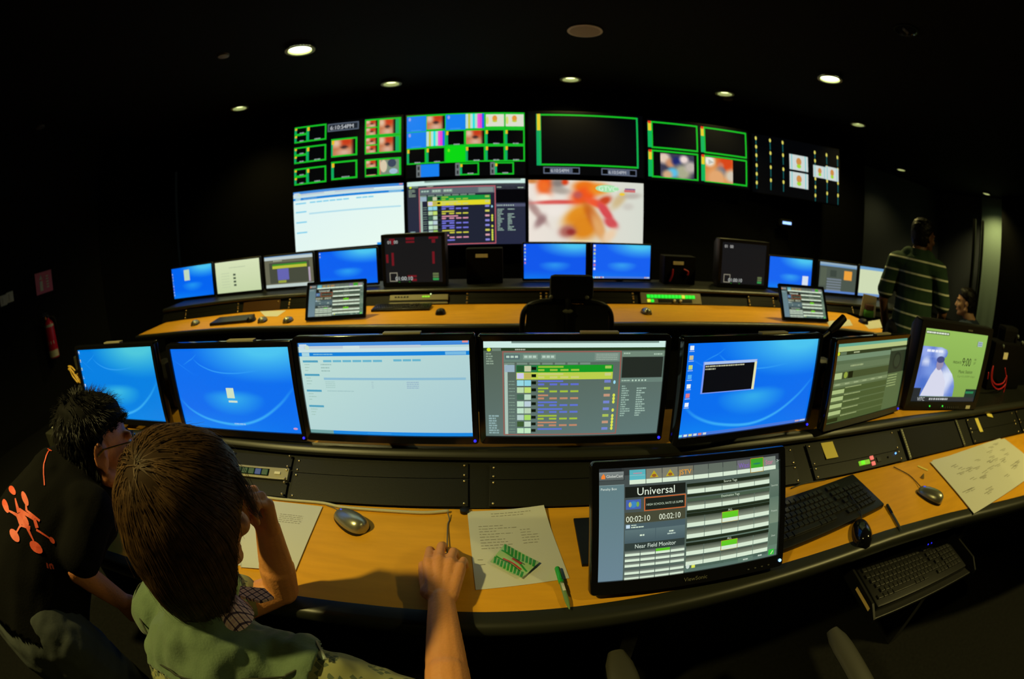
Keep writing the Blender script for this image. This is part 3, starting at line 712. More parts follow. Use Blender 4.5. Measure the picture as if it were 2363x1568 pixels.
        for i, (x0, y0) in enumerate(((10, 30), (815, 30), (10, 460), (815, 460))):
            x1, y1 = x0 + 760, y0 + 405
            c.frame(x0 + 50, y0, x1, y1, 24, G, 1); c.rect(x0, y0 + 20, x0 + 60, y1 - 10, (16, 180, 90), 2); c.rect(x0 + 6, y0, x0 + 52, y0 + 60, (230, 60, 30), 3); c.rect(x0 + 6, y0 + 36, x0 + 52, y0 + 145, (235, 205, 40), 4)
        def f(u, v):
            a = (60, 60, 80)
            for cx_, cy_, r_, q in ((.1, .2, .25, (225, 200, 180)), (.3, .4, .2, (200, 140, 100)), (.48, .3, .2, (30, 40, 110)), (.7, .2, .18, (235, 215, 210)), (.65, .75, .35, (170, 170, 140)), (.35, .8, .22, (90, 190, 230)), (.9, .5, .25, (190, 180, 170)), (.2, .9, .2, (210, 170, 130))):
                a = mix(a, q, max(0, 1 - math.hypot((u - cx_) / r_, (v - cy_) / (r_ * 1.3))) * 1.8)
            return a
        c.grid(f, 30, 22, 190, 500, 700, 850, 2)
        def g(u, v):
            a = (215, 130, 60)
            for cx_, cy_, r_, q in ((.15, .15, .26, (235, 235, 225)), (.75, .15, .4, (215, 70, 25)), (.55, .3, .16, (205, 120, 90)), (.55, .6, .26, (40, 90, 150)), (.4, .85, .5, (225, 165, 110)), (.95, .7, .3, (210, 200, 180))):
                a = mix(a, q, max(0, 1 - math.hypot((u - cx_) / r_, (v - cy_) / (r_ * 1.2))) * 1.8)
            return a
        c.grid(g, 30, 22, 880, 490, 1330, 850, 2); c.oval(960, 560, 60, 45, (190, 190, 180), 3, 3)
    elif kind == 'meters':
        for xs_, n_, y0 in (((60, 300, 520), 6, 0), ((1110, 1340, 1560), 6, 60)):
            for i, x in enumerate(xs_):
                m_ = (6, 4, 4)[i]
                for k in range(m_):
                    y = y0 + 40 + k * (800 / m_) + (20 if k >= m_ / 2 else 0)
                    c.rect(x, y, x + 16, y + 700 / m_, (24, 88, 88), 1); c.oval(x + 8, y + 26, 16, 30, (225, 215, 100), 2, 12)
        for x0, y0, w_, h_ in ((640, 225, 340, 240), (640, 500, 340, 240), (1080, 330, 250, 190), (1320, 310, 260, 215)):
            c.rect(x0, y0, x0 + w_, y0 + h_, (205, 215, 212), 3); c.oval(x0 + w_ / 2, y0 + h_ * .42, w_ * .14, h_ * .25, (205, 140, 70), 4); c.oval(x0 + w_ / 2, y0 + h_ * .72, w_ * .12, h_ * .14, (160, 215, 50), 4)
            c.rect(x0 + w_ * .1, y0, x0 + w_ * .14, y0 + h_, (80, 200, 205), 4); c.rect(x0 + w_ * .84, y0, x0 + w_ * .88, y0 + h_, (80, 200, 205), 4)
    return c

def cartoonish():
    c = Canvas()
    # soft moving shapes: (x, y, rx, ry, turn, colour, strength)
    B = [(.14, .06, .07, .22, 0, (235, 80, 20), 1), (.13, .10, .05, .10, 0, (240, 110, 40), 1), (.13, .30, .07, .08, 0, (245, 235, 220), 1), (.25, .05, .06, .09, 0, (125, 115, 110), .9), (.31, .03, .03, .05, 0, (215, 60, 20), 1), (.27, .17, .09, .06, .3, (160, 150, 140), .8),
         (.03, .02, .05, .04, 0, (205, 120, 50), .9), (.06, .50, .04, .22, -.4, (165, 130, 125), .9), (.10, .66, .04, .12, .3, (150, 115, 115), .9), (.24, .36, .20, .035, -.06, (215, 85, 80), 1.1), (.22, .50, .12, .10, 0, (240, 232, 224), .8),
         (.48, .10, .10, .10, .2, (235, 120, 25), 1.2), (.47, .25, .10, .16, .4, (240, 85, 30), 1.2), (.60, .13, .09, .10, .3, (238, 140, 30), 1), (.65, .32, .05, .09, .5, (200, 70, 35), 1.1), (.42, .24, .04, .06, 0, (185, 90, 90), .9),
         (.42, .55, .09, .20, .5, (228, 145, 35), 1.1), (.47, .75, .13, .22, .1, (222, 135, 30), 1.2), (.55, .60, .05, .26, -.25, (190, 85, 20), .9), (.60, .75, .05, .24, -.2, (225, 165, 100), 1), (.57, .36, .12, .05, .7, (240, 90, 50), 1.1),
         (.66, .50, .04, .16, -.35, (215, 75, 80), 1.3), (.71, .68, .05, .09, -.4, (210, 80, 85), 1.3), (.33, .83, .07, .10, .2, (175, 105, 95), 1.1), (.36, .84, .04, .05, 0, (150, 50, 45), 1), (.70, .88, .05, .12, .3, (235, 205, 170), 1), (.78, .30, .05, .16, .35, (205, 180, 130), .9), (.90, .22, .08, .05, -.3, (175, 165, 155), .7), (.86, .40, .05, .06, .2, (200, 195, 185), .8)]
    def f(u, v):
        a = mix((236, 226, 216), (214, 218, 206), u)
        for x, y, rx, ry, t, q, k in B:
            dx, dy = u - x, (v - y); ct, st_ = math.cos(t), math.sin(t); e = ((dx * ct + dy * st_) / rx) ** 2 + ((-dx * st_ + dy * ct) / ry) ** 2
            if e < 5: a = mix(a, q, k * math.exp(-.9 * e ** 1.6))
        return a
    c.grid(f, 120, 68); c.oval(1080, 105, 165, 55, (165, 228, 170), 2); c.text('GTVC', 955, 140, 100, (228, 246, 226), 3); c.rect(1330, 90, 1480, 108, (110, 60, 130), 2); c.rect(1320, 110, 1480, 146, (205, 110, 110), 2); c.oval(1290, 180, 40, 22, (235, 200, 60), 2)
    c.squig(580, 872, 400, 12, (235, 225, 160), 2)
    return c

def scope_dark(red=True, tc='00 00'):
    c = Canvas(1200, 900); c.rect(0, 0, 1200, 900, (22, 22, 24), 0)
    R_ = (110, 20, 30)
    if red:
        for x0, y0, x1, y1 in ((100, 20, 220, 60), (460, 10, 640, 55), (460, 80, 640, 115), (940, 10, 1130, 50), (1000, 60, 1070, 130), (150, 60, 200, 140), (20, 330, 70, 500), (140, 300, 190, 560), (1000, 300, 1050, 540), (470, 760, 660, 800), (560, 830, 660, 880)): c.rect(x0, y0, x1, y1, R_, 1)
    c.text('01  00', 60, 120, 90, (190, 190, 185), 2); c.text('01:00:10', 200, 860, 110, (190, 195, 190), 2)
    c.frame(80, 700, 250, 880, 14, (150, 145, 125), 1)
    for k in range(3): c.rect(1000, 720 + k * 52, 1120, 762 + k * 52, (95, 110, 70) if k < 2 else (50, 150, 75), 1)
    for k in range(2): c.rect(270 + k * 220, 885, 300 + k * 220, 898, (30, 130, 30), 1)
    return c

def touch_ui(full=False):
    c = Canvas(1600, 900)
    c.grid(lambda u, v: mix((66, 74, 74), (104, 132, 112), max(0, u - .2) * .8 + v * .35), 8, 8)
    W_ = (214, 232, 208); c.rect(0, 0, 200, 95, (38, 42, 44), 1); c.rect(180, 0, 1600, 60, (50, 54, 54), 1)
    c.rect(5, 28, 195, 92, (128, 136, 134), 2, (84, 92, 90)); c.poly([(20, 80), (50, 80), (52, 60), (38, 40), (22, 60)], (240, 130, 50), 3); c.text('GlobeCast', 58, 72, 30, (220, 225, 215), 3)
    c.rect(0, 128, 198, 900, (96, 124, 128), 1, (106, 132, 146)); c.rect(0, 128, 198, 132, (130, 150, 150), 2); c.text('Penalty Box', 16, 168, 26, (215, 228, 215), 3)
    tiles = [(90, 185, 195), (128, 128, 110), (128, 128, 110), (120, 118, 100), (104, 114, 104), (100, 112, 100), (100, 112, 100), (110, 110, 118), (60, 170, 40), (128, 140, 130)]
    for k, q in enumerate(tiles):
        x0 = 240 + k * 133; c.rect(x0, 20, x0 + 128, 132, mix(q, (60, 60, 60), .1), 2, q); c.rect(x0, 98, x0 + 128, 132, W_, 3)
        if k in (1, 2): c.poly([(x0 + 28, 88), (x0 + 100, 88), (x0 + 64, 34)], (185, 165, 30), 3); c.oval(x0 + 64, 74, 18, 12, (150, 90, 40), 4)
    c.text('JSTV', 240 + 3 * 133 + 8, 84, 54, (240, 160, 40), 4); c.text('Wazi', 240 + 7 * 133 + 14, 84, 56, (130, 90, 190), 4, xs=.9); c.text('Star', 240 + 9 * 133 + 18, 84, 56, (205, 110, 150), 4, xs=.9); c.rect(240, 62, 362, 66, (150, 190, 190), 3); c.squig(270, 44, 70, 8, (200, 130, 150), 4)
    c.frame(240 + 8 * 133 - 2, 16, 240 + 8 * 133 + 130, 136, 4, (190, 150, 40), 4); c.oval(240 + 8 * 133 + 64, 64, 40, 8, (40, 130, 90), 4); c.text('>', 1572, 80, 50, (190, 200, 190), 4)
    c.rect(205, 150, 700, 235, (24, 28, 24), 1); c.text('Universal', 455, 220, 84, (226, 238, 218), 3, 'CENTER')
    c.rect(212, 252, 330, 328, (70, 96, 170), 2); c.oval(270, 290, 30, 26, (60, 130, 190), 3); c.oval(245, 290, 12, 20, (190, 190, 60), 3); c.oval(305, 290, 12, 20, (120, 170, 60), 3)
    c.frame(356, 240, 702, 350, 9, (190, 100, 50), 3); c.rect(364, 248, 694, 342, (28, 34, 28), 2); c.text('HIGH SCHOOL RATE US SUPER', 374, 308, 25, (190, 205, 180), 4, xs=.88)
    c.rect(205, 352, 700, 440, (70, 72, 54), 1); c.text('00:02:10', 212, 428, 66, (224, 234, 210), 3, xs=.86); c.text('00:02:10', 478, 428, 66, (224, 234, 210), 3, xs=.8)
    c.rect(205, 445, 700, 600, (72, 92, 98), 1); c.rect(214, 450, 245, 478, (190, 215, 230), 3); c.squig(255, 452, 40, 7, W_, 3); c.squig(255, 468, 100, 9, W_, 3)
    for x0 in (206, 455): c.rect(x0, 492, x0 + 244, 590, (92, 114, 116), 2, (72, 92, 98))
    c.squig(325, 534, 36, 13, W_, 3); c.squig(565, 524, 40, 12, W_, 3); c.squig(550, 545, 70, 10, (180, 200, 190), 3)
    c.rect(205, 600, 700, 660, (48, 60, 56), 1); c.text('Near Field Monitor', 455, 645, 48, (210, 225, 210), 3, 'CENTER', xs=.9)
    for r in range(5):
        for k in range(4):
            x0, y0 = 210 + k * 124, 664 + r * 46 + (16 if r > 2 else 0)
            c.rect(x0, y0, x0 + 118, y0 + 24, (88, 196, 30) if (r, k) == (0, 2) else (74, 84, 78), 2, (96, 190, 40) if (r, k) == (0, 2) else (140, 152, 138)); c.rect(x0, y0 + 22, x0 + 118, y0 + 42, W_, 3)
    def bank(y0, rows, h1, label, lit=None, dark=True):
        c.rect(712, y0 - 26, 1500, y0, (26, 36, 22) if dark else (70, 90, 70), 1)
        c.text(label, 1106, y0 - 6, 26, (205, 220, 195), 3, 'CENTER')
        for r in range(rows):
            for k in range(5):
                x0 = 716 + k * 157; y = y0 + r * (h1 + 42)
                l_ = (r, k) == lit
                c.rect(x0, y, x0 + 152, y + h1, (100, 205, 30) if l_ else (60, 68, 58), 2, (96, 196, 40) if l_ else (136, 146, 126))
                c.rect(x0, y + h1, x0 + 152, y + h1 + 34, W_, 3)
                if l_: c.frame(x0 - 2, y - 2, x0 + 154, y + h1 + 36, 3, (190, 150, 40), 4)
        y = y0 + rows * (h1 + 42); c.rect(712, y - 4, 1500, y + 18, (34, 46, 30), 1)
    bank(190, 1, 22, 'Source Tags'); bank(310, 1, 34, 'Destination Tags', dark=False); bank(432, 2, 52, 'ALL', (0, 2)); bank(676, 2, 46, 'ALL', (0, 2))
    for y, tx in ((278, 'Sources'), (500, 'Presets'), (722, 'Dest')): c.text(tx, 1552, y, 22, (190, 205, 185), 3, 'CENTER')
    c.rect(1506, 140, 1600, 372, (104, 122, 108), 1, (84, 106, 92)); c.rect(1506, 380, 1600, 600, (96, 118, 102), 1, (120, 140, 118)); c.rect(1506, 606, 1600, 800, (92, 116, 98), 1)
    c.rect(712, 846, 1600, 900, (84, 112, 98), 1, (92, 116, 108)); c.oval(735, 852, 16, 20, (200, 215, 205), 3); c.rect(768, 846, 800, 870, (215, 225, 80), 3); c.frame(774, 830, 794, 848, 4, (215, 225, 180), 3)
    c.rect(1200, 858, 1350, 896, (96, 122, 108), 2); c.squig(1250, 872, 50, 12, (190, 205, 190), 3); c.squig(1400, 864, 40, 12, (200, 215, 200), 3); c.rect(1510, 838, 1570, 888, (50, 185, 60), 3); c.poly([(1530, 880), (1552, 850), (1560, 856), (1540, 884)], (200, 225, 160), 4)
    return c

def promo_card():
    c = Canvas(1200, 900); c.grid(lambda u, v: mix((150, 190, 92), (128, 166, 78), v), 4, 6)
    def blob(u, v):
        a = (90, 120, 205)
        for x, y, r, q in ((.1, .1, .2, (150, 170, 235)), (.5, .3, .3, (60, 90, 190)), (.3, .45, .25, (120, 150, 225)), (.75, .55, .3, (215, 225, 245)), (.6, .8, .35, (225, 230, 248)), (.2, .75, .18, (70, 110, 200)), (.95, .85, .15, (110, 140, 220)), (.45, .1, .2, (190, 205, 240)), (.15, .3, .12, (210, 220, 245)), (.5, .55, .12, (150, 140, 190))):
            a = mix(a, q, max(0, 1 - math.hypot((u - x) / r, (v - y) / r)) * 1.5)
        return a
    # silhouette card: outline of a head and shoulders filled with a pale blue picture
    rows = [(215, 0, 330), (240, 0, 430), (275, 0, 455), (320, 0, 448), (355, 0, 400), (400, 0, 430), (470, 0, 530), (540, 0, 620), (620, 0, 680), (700, 0, 715), (780, 0, 725), (835, 0, 730)]
    for (ya, a0, a1), (yb, b0, b1) in zip(rows, rows[1:]):
        for k in range(12):
            t0, t1 = k / 12, (k + 1) / 12
            p = [(a1 * t0, ya), (a1 * t1, ya), (b1 * t1, yb), (b1 * t0, yb)]
            c.poly(p[::-1], [blob(x / 730, (y - 215) / 620) for x, y in p][::-1], 2)
    c.poly([(140, 830), (240, 560), (330, 430), (430, 520), (520, 640), (560, 830)][::-1], (214, 216, 236), 3); c.oval(355, 420, 62, 78, (150, 140, 170), 4); c.oval(352, 365, 70, 42, (66, 74, 130), 5); c.squig(90, 250, 280, 30, (230, 235, 250), 4)
    K = (30, 36, 20)
    c.text("FRIDAYS", 585, 400, 46, K, 3, xs=.95); c.text('9:00', 760, 425, 150, K, 3, xs=.72); c.text('PM', 1005, 350, 40, K, 3, xs=.8); c.text('JST', 1005, 395, 40, K, 3, xs=.8); c.text('Music Station', 730, 520, 60, K, 3, xs=.9); c.text('ミュージックステーション', 730, 575, 34, K, 3, xs=.9)
    c.rect(1000, 90, 1006, 165, (60, 80, 60), 3); c.rect(1010, 95, 1110, 160, (165, 185, 190), 3); c.squig(1020, 108, 80, 12, (120, 130, 150), 4); c.squig(1020, 134, 80, 12, (120, 130, 150), 4)
    c.rect(20, 30, 420, 66, (60, 76, 44), 3); c.squig(28, 38, 380, 20, (220, 230, 210), 4)
    c.rect(0, 730, 130, 900, (34, 40, 46), 5); c.rect(970, 730, 1200, 850, (26, 52, 44), 5); c.rect(980, 760, 1150, 790, (30, 130, 80), 6); c.rect(0, 838, 1200, 900, (44, 48, 52), 5)
    c.text('VITC', 110, 892, 64, (205, 210, 210), 7, xs=.9); c.squig(310, 856, 340, 24, (190, 195, 195), 7, .4)
    return c
def plain(c0, extra=None):
    c = Canvas(1600, 900); c.rect(0, 0, 1600, 900, c0, 0)
    if extra: extra(c)
    return c

# ------------------------------------------------------------------ monitor builder
def monitor(name, lab, cat, c, yaw, tilt, w_, h_, canvas, zbase, bez=.018, bot=.022, dep=.05, mcase=GLOSSB, scr=None, led=None, group=None, stand='neck', clip=None, logo=None):
    """c: centre of the lit screen (absolute)"""
    t = empty(name, (c[0], c[1], zbase), yaw, lab, cat, group)
    T = Matrix.Translation((0, 0, c[2] - zbase)) @ Matrix.Rotation(-tilt, 4, 'X')
    W2, H2 = w_ / 2, h_ / 2; m = MB()
    X, Zt, Zb = W2 + bez, H2 + bez, -H2 - bot
    def rr(x, zt, zb, r, y, n=4):
        o = []
        for cx_, cz_, a0 in ((x - r, zt - r, 0), (-x + r, zt - r, PI / 2), (-x + r, zb + r, PI), (x - r, zb + r, 3 * PI / 2)):
            for k in range(n + 1): a = a0 + PI / 2 * k / n; o.append(Vector((cx_ + r * math.cos(a), y, cz_ + r * math.sin(a))))
        return o
    # front frame + shell as one lofted skin: inner edge, front face, sides, back
    m.loft([rr(W2, H2, -H2, .001, .004), rr(W2, H2, -H2, .001, -.006), rr(X - .002, Zt - .002, Zb + .002, .008, -.008), rr(X, Zt, Zb, .01, -.004), rr(X, Zt, Zb, .01, dep * .45), rr(X * .9, Zt * .88, Zb * .88, .03, dep), rr(X * .5, Zt * .5, Zb * .5, .03, dep + .008)], caps=False)
    m.loft([rr(X * .5, Zt * .5, Zb * .5, .03, dep + .008), rr(X * .5, Zt * .5, Zb * .5, .03, dep + .009)])
    m.v = [(T @ v) for v in m.v]
    m.build('casing', mcase, t, True, ang=35)
    s_ = canvas.build('screen', w_, h_, scr or SCR, t, T @ Matrix.Translation((0, .0005, 0)))
    zb = (T @ Vector((0, 0, Zb))).z
    if stand == 'neck':
        MB().box((0, dep + .022, (zb + .1 + 0) / 2 + .01), (.06, .025, zb + .12), bev=.004).build('stand_neck', BLACK, t)
        if zb > .012: MB().lathe([(.001, 0), (.072, 0), (.070, .007), (.04, .010), (.001, .010)], (0, dep + .055, 0), 28).build('stand_base', BLACK, t, True)
    if led is not None:
        q = MB().ball((0, 0, 0), .004); q.v = [T @ (v + Vector((W2 + bez * .35, -.009, -H2 - bot * .45))) for v in q.v]
        q.build('power_light', led, t, True, label='small blue power light')
    if logo:
        vs, fs = text_mesh(logo, .013, 'CENTER'); q = MB(); q.add([T @ Vector((a, -.0095, b - H2 - bot * .62)) for a, b in vs], fs); q.build('brand_lettering', mat('dull_lettering', (0.3, 0.3, 0.22), 0.4, 0.5), t)
    return t, T
BLUE_LED = glow('blue_led', (40, 40, 255), 1.6)
FM = [  # lab, x, y, z, yaw, tilt, canvas
    ('leftmost front monitor with a plain cyan blue desktop, behind the spiky haired man', -1.397, 1.009, -.449, .104, .064, 'w1'),
    ('front monitor with blue desktop and one small white icon in its middle', -.841, 1.05, -.46, .045, .045, 'w2'),
    ('front monitor showing a pale web page with blue bars', -.338, 1.052, -.446, .02, .056, 'web'),
    ('front monitor showing a playlist with green, yellow and blue rows', .161, 1.062, -.452, -.028, .045, 'play'),
    ('front monitor with blue desktop and a black command window', .671, 1.023, -.446, .058, .058, 'w3'),
    ('front monitor with a green grey table, beside the square broadcast monitor', 1.213, 1.047, -.460, .116, .082, 'tab')]
for lab, x, y, z, a, tl, k in FM:
    if k == 'w1': cv = wallpaper((0, 128, 226), (78, 200, 220), (70, 195, 225)); icons(cv, 6, 10, 110, 20, 22)
    elif k == 'w2':
        cv = wallpaper(); cv.poly([(752, 428), (740, 430), (738, 540), (840, 540), (842, 428)][::-1], (205, 225, 195), 2); cv.squig(745, 566, 120, 22, (205, 225, 205), 2, .05); cv.squig(760, 820, 150, 18, (140, 190, 240), 2); cv.oval(1530, 850, 26, 12, (205, 150, 200), 2)
    elif k == 'web': cv = web_page()
    elif k == 'play': cv = playlist()
    elif k == 'w3':
        cv = wallpaper(); icons(cv, 7, 30, 88, 26, 40); taskbar(cv)
        cv.rect(180, 178, 790, 480, (120, 150, 240), 2); cv.rect(190, 180, 780, 204, (170, 195, 235), 3); cv.rect(198, 206, 758, 470, (8, 10, 16), 4); cv.rect(756, 200, 784, 474, (225, 225, 175), 5); cv.squig(204, 214, 430, 14, (180, 180, 150), 5); cv.squig(204, 240, 110, 14, (170, 175, 150), 5)
    else: cv = green_table()
    t, T = monitor('monitor', lab, 'monitor', (x, y, EYE.z + z), a, tl, .465, .2616, cv, ZS + .0005, led=BLUE_LED, bez=.0155)
    q = MB().box((.06 if k != 'w1' else .0, .02, .2616 / 2 + .0165), (.10, .022, .006), bev=.002); q.v = [T @ v for v in q.v]
    q.build('webcam_clip', mat('camera_strip', (0.4, 0.36, 0.24), 0.4, 0.3), t, label='beige strip on the top edge')

# touchscreen on the front desk
TX, TY, TZ, TA, TT = .3757, .674, EYE.z - .5865, -.015, .54
t, T = monitor('touchscreen_monitor', 'large touchscreen leaning back on the front desk, headed Universal', 'monitor', (TX, TY, TZ), TA, TT, .42, .2363, touch_ui(), ZD + .0005, bez=.016, bot=.030, dep=.04, led=glow('pale_led', (150, 200, 255), 2), stand=None, logo='ViewSonic')
MB().box((0, .12, .045), (.2, .09, .09), bev=.01).box((0, .07, .01), (.36, .22, .018), bev=.004).build('stand', BLACK, t)
m = MB()
for k in range(4): m.box((.13 + k * .018, -.0085, -.2363 / 2 - .018), (.004, .002, .002))
m.v = [T @ v for v in m.v]; m.build('buttons', SILVER, t)
# flat black stand foot/tray left of the touchscreen
o = MB().box((0, 0, .004), (.085, .17, .008), bev=.002).build('flat_bracket', BLACK, None, loc=(.19, .79, ZD)); tag(o, 'flat black bracket lying left of the touchscreen', 'bracket')

# square broadcast monitor at the right
t, T = monitor('broadcast_monitor', 'square broadcast monitor showing a green Music Station card', 'monitor', (1.77, 1.01, EYE.z - .4345), -.254, .0, .462, .297, promo_card(), ZS + .0005, bez=.032, bot=.036, dep=.10, mcase=BLACK, stand=None)
MB().box((0, .08, (.6 - .423 - .6 + .42) * 0 + .005), (.34, .14, .012), bev=.003).build('foot', BLACK, t)
m = MB()
for dx in (-.1, -.01): m.ball((dx, -.009, -.166), .0035)
m.v = [T @ v for v in m.v]; m.build('power_light', glow('led_green', (60, 220, 60), 1.5), t, True, label='two green lights')
m = MB().box((.19, -.009, -.172), (.035, .002, .014)); m.v = [T @ v for v in m.v]; m.build('asset_tag', CREAM, t)
m = MB().box((.07, -.009, .160), (.035, .002, .006)); m.v = [T @ v for v in m.v]; m.build('maker_plate', SILVER, t)
m = MB()
for k in range(9): m.box((-.02 + k * .016, -.009, -.172), (.009, .003, .006))
m.v = [T @ v for v in m.v]; m.build('buttons', mat('dark_button', (0.03, 0.03, 0.03), 0.4), t)

# rear desk monitors
def rear(lab, x, y, z, a, w_, h_, cv, **k):
    zsx = ZS2 if x < XSP else ZS3; z = max(z, zsx - EYE.z + .006 + .02 + h_ / 2)
    return monitor('monitor', lab, 'monitor', (x, y, EYE.z + z), a, 0.02, w_, h_, cv, zsx + .0005, bez=.014, bot=.02, dep=.05, mcase=BLACK, **k)
cv = wallpaper(arcs=False, c0=(2, 100, 240), g=(40, 160, 240)); cv.rect(500, 80, 720, 400, (190, 215, 190), 2); icons(cv, 8, 10, 90, 150, 26)
rear('leftmost rear monitor, blue with one pale square', -3.16, 3.586, -.432, .163, .531, .305, cv)
def ex1(c):
    c.grid(lambda u, v: mix((214, 226, 184), (196, 212, 166), v), 4, 4, lay=1)
    for k in range(4): c.rect(640, 370 + k * 100, 730, 425 + k * 100, (60, 80, 60), 2)
    for k in range(6): c.squig(200, 330 + k * 80, 300, 14, (180, 195, 160), 2)
    c.squig(500, 180, 600, 16, (170, 185, 150), 2)
rear('pale yellow rear monitor with a short dark column, second from the left end', -2.585, 3.654, -.432, .143, .515, .30, plain((214, 226, 184), ex1))
def ex2(c):
    c.rect(0, 0, 1600, 110, (190, 205, 205), 1); c.rect(0, 0, 1600, 26, (110, 150, 190), 2); c.rect(150, 190, 1480, 780, (70, 74, 60), 1); c.rect(260, 230, 1400, 280, (60, 140, 40), 2); c.rect(260, 280, 1400, 360, (185, 190, 60), 2); c.rect(420, 370, 800, 690, (100, 100, 175), 2); c.rect(430, 700, 700, 770, (150, 160, 60), 2); c.rect(1440, 380, 1500, 780, (175, 160, 180), 2); c.rect(0, 810, 1600, 900, (190, 205, 200), 1); c.squig(300, 130, 300, 20, (190, 195, 170), 2)
rear('grey rear monitor with a green and yellow list, left of the bright blue one', -2.045, 3.76, -.444, .076, .515, .295, plain((104, 104, 84), ex2))
cv = wallpaper(arcs=False, c0=(8, 96, 240), g=(50, 170, 240)); icons(cv, 2, 14, 80, 30, 26)
rear('bright blue rear monitor just left of the black broadcast monitor', -1.411, 3.70, -.432, .088, .531, .295, cv)
cv = wallpaper(arcs=False, c0=(16, 88, 235), g=(50, 160, 240)); icons(cv, 6, 14, 90, 20, 34)
rear('blue rear monitor directly behind the far chair', .367, 3.77, -.437, .015, .523, .294, cv)
cv = wallpaper(arcs=False, c0=(22, 96, 240), g=(60, 170, 240)); icons(cv, 7, 20, 100, 20, 50); taskbar(cv, 850)
rear('blue rear monitor with a column of icons, right of the far chair', .955, 3.80, -.440, .04, .523, .294, cv)
cv = wallpaper(arcs=False, c0=(20, 100, 240), g=(60, 170, 240)); cv.rect(1250, 500, 1480, 820, (215, 225, 240), 2)
rear('blue rear monitor with a white square, behind the right touch panel', 2.674, 3.669, -.456, -.065, .531, .294, cv)
def ex3(c):
    c.rect(0, 0, 1600, 60, (150, 175, 190), 1); c.rect(0, 60, 1600, 110, (110, 150, 190), 1); c.rect(60, 160, 300, 700, (86, 96, 80), 1); c.rect(1050, 200, 1400, 480, (235, 160, 60), 2); c.rect(450, 220, 720, 420, (60, 70, 62), 2)
    for k in range(5): c.rect(330, 470 + k * 80, 950, 520 + k * 80, (118, 130, 140), 2)
    c.rect(0, 840, 1600, 900, (90, 130, 200), 1)
rear('grey rear monitor with an orange thumbnail, second from the right end', 3.29, 3.60, -.460, -.13, .52, .30, plain((76, 86, 76), ex3))
def ex4(c): c.rect(0, 0, 1600, 90, (110, 160, 205), 1); c.rect(0, 820, 1600, 900, (110, 150, 205), 1)
rear('pale rear monitor half behind the striped man', 3.86, 3.55, -.475, -.071, .52, .31, plain((206, 218, 180), ex4))
# broadcast monitors of the rear row
def bmon(lab, x, y, z, a, w_, h_, cv):
    t, T = monitor('broadcast_monitor', lab, 'monitor', (x, y, EYE.z + z), a, .0, w_, h_, cv, ZS2 + .0005, bez=.03, bot=.035, dep=.2, mcase=BLACK, stand=None)
    zb = z + EYE.z - h_ / 2 - .035 - ZS2
    if zb > .006: MB().box((0, .1, zb / 2), (w_ * .8, .16, zb), bev=.003).build('foot', BLACK, t)
bmon('black broadcast monitor with red marks, in front of the playlist display', -.80, 3.62, -.3855, -.08, .49, .375, scope_dark(True))
bmon('dark broadcast monitor with only white digits, right part of the rear desk', 2.06, 3.59, -.389, -.074, .46, .365, scope_dark(False))
# touch panels leaning on the rear desk
def touch_small(lab, x, y, a):
    t, T = monitor('touch_panel', lab, 'monitor', (x, y, EYE.z - .588), a, .52, .43, .25, touch_ui(), ZD + .0005, bez=.022, bot=.026, dep=.03, stand=None)
    MB().box((0, .10, .03), (.2, .08, .06), bev=.01).build('stand', BLACK, t)
touch_small('touch panel leaning on the left part of the rear desk', -1.285, 3.06, .127)
touch_small('touch panel leaning on the right part of the rear desk', 2.30, 2.92, -.096)

# ------------------------------------------------------------------ video wall
def tv(lab, x, z, a, cv, w_=1.296, h_=.73, y=4.965):
    t = empty('video_wall_display', (x, y, EYE.z + z), a, lab, 'display')
    MB().box((0, .045, 0), (w_ + .03, .07, h_ + .028), bev=.006).build('casing', mat('tv_black', (0.0015, 0.0015, 0.0015), 0.7, spec=.08), t)
    MB().box((0, .13, 0), (w_ * .5, .12, h_ * .5)).build('wall_bracket', BLACK, t)
    cv.build('screen', w_, h_, SCRW, t, Matrix.Translation((0, .0085, 0)), step=.0006)
tv('top left wall display with nine green framed pictures and a clock', -1.857, .803, .20, green_multi('nine'))
tv('top wall display with blue tiles and colour bars in a green mosaic', -.484, .752, .075, green_multi('mosaic'))
tv('top wall display with one big empty green frame', .840, .757, -.06, green_multi('single'), 1.28)
tv('top wall display divided into four green frames', 2.204, .755, -.086, green_multi('four'))
tv('top right wall display with yellow meter dots and small white pictures', 3.66, .755, -.19, green_multi('meters'), 1.36, .76, 4.92)
tv('lower wall display with a bright white web page', -1.856, .008, .26, web_page(1.0), 1.31, .70)
tv('lower wall display with a dark playlist and red outline', -.487, -.018, .045, playlist(True))
tv('lower wall display with an orange and white moving picture', .841, -.014, -.02, cartoonish(), 1.29, .69)
# blue lamp beyond the rear desk
p = ony(1815, 515, 5.0)
t = empty('indicator_lamp', p, 0, 'small glowing blue white bar on the dark wall above the right rear monitors', 'indicator lamp')
MB().box((0, .02, 0), (.2, .06, .09), bev=.01).build('housing', BLACK, t)
MB().box((0, -.014, 0), (.145, .01, .035), bev=.004).build('light_bar', glow('bluebar', (150, 190, 255), 1.8), t)
MB().box((0, .12, 0), (.06, .16, .04)).build('arm', BLACK, t)
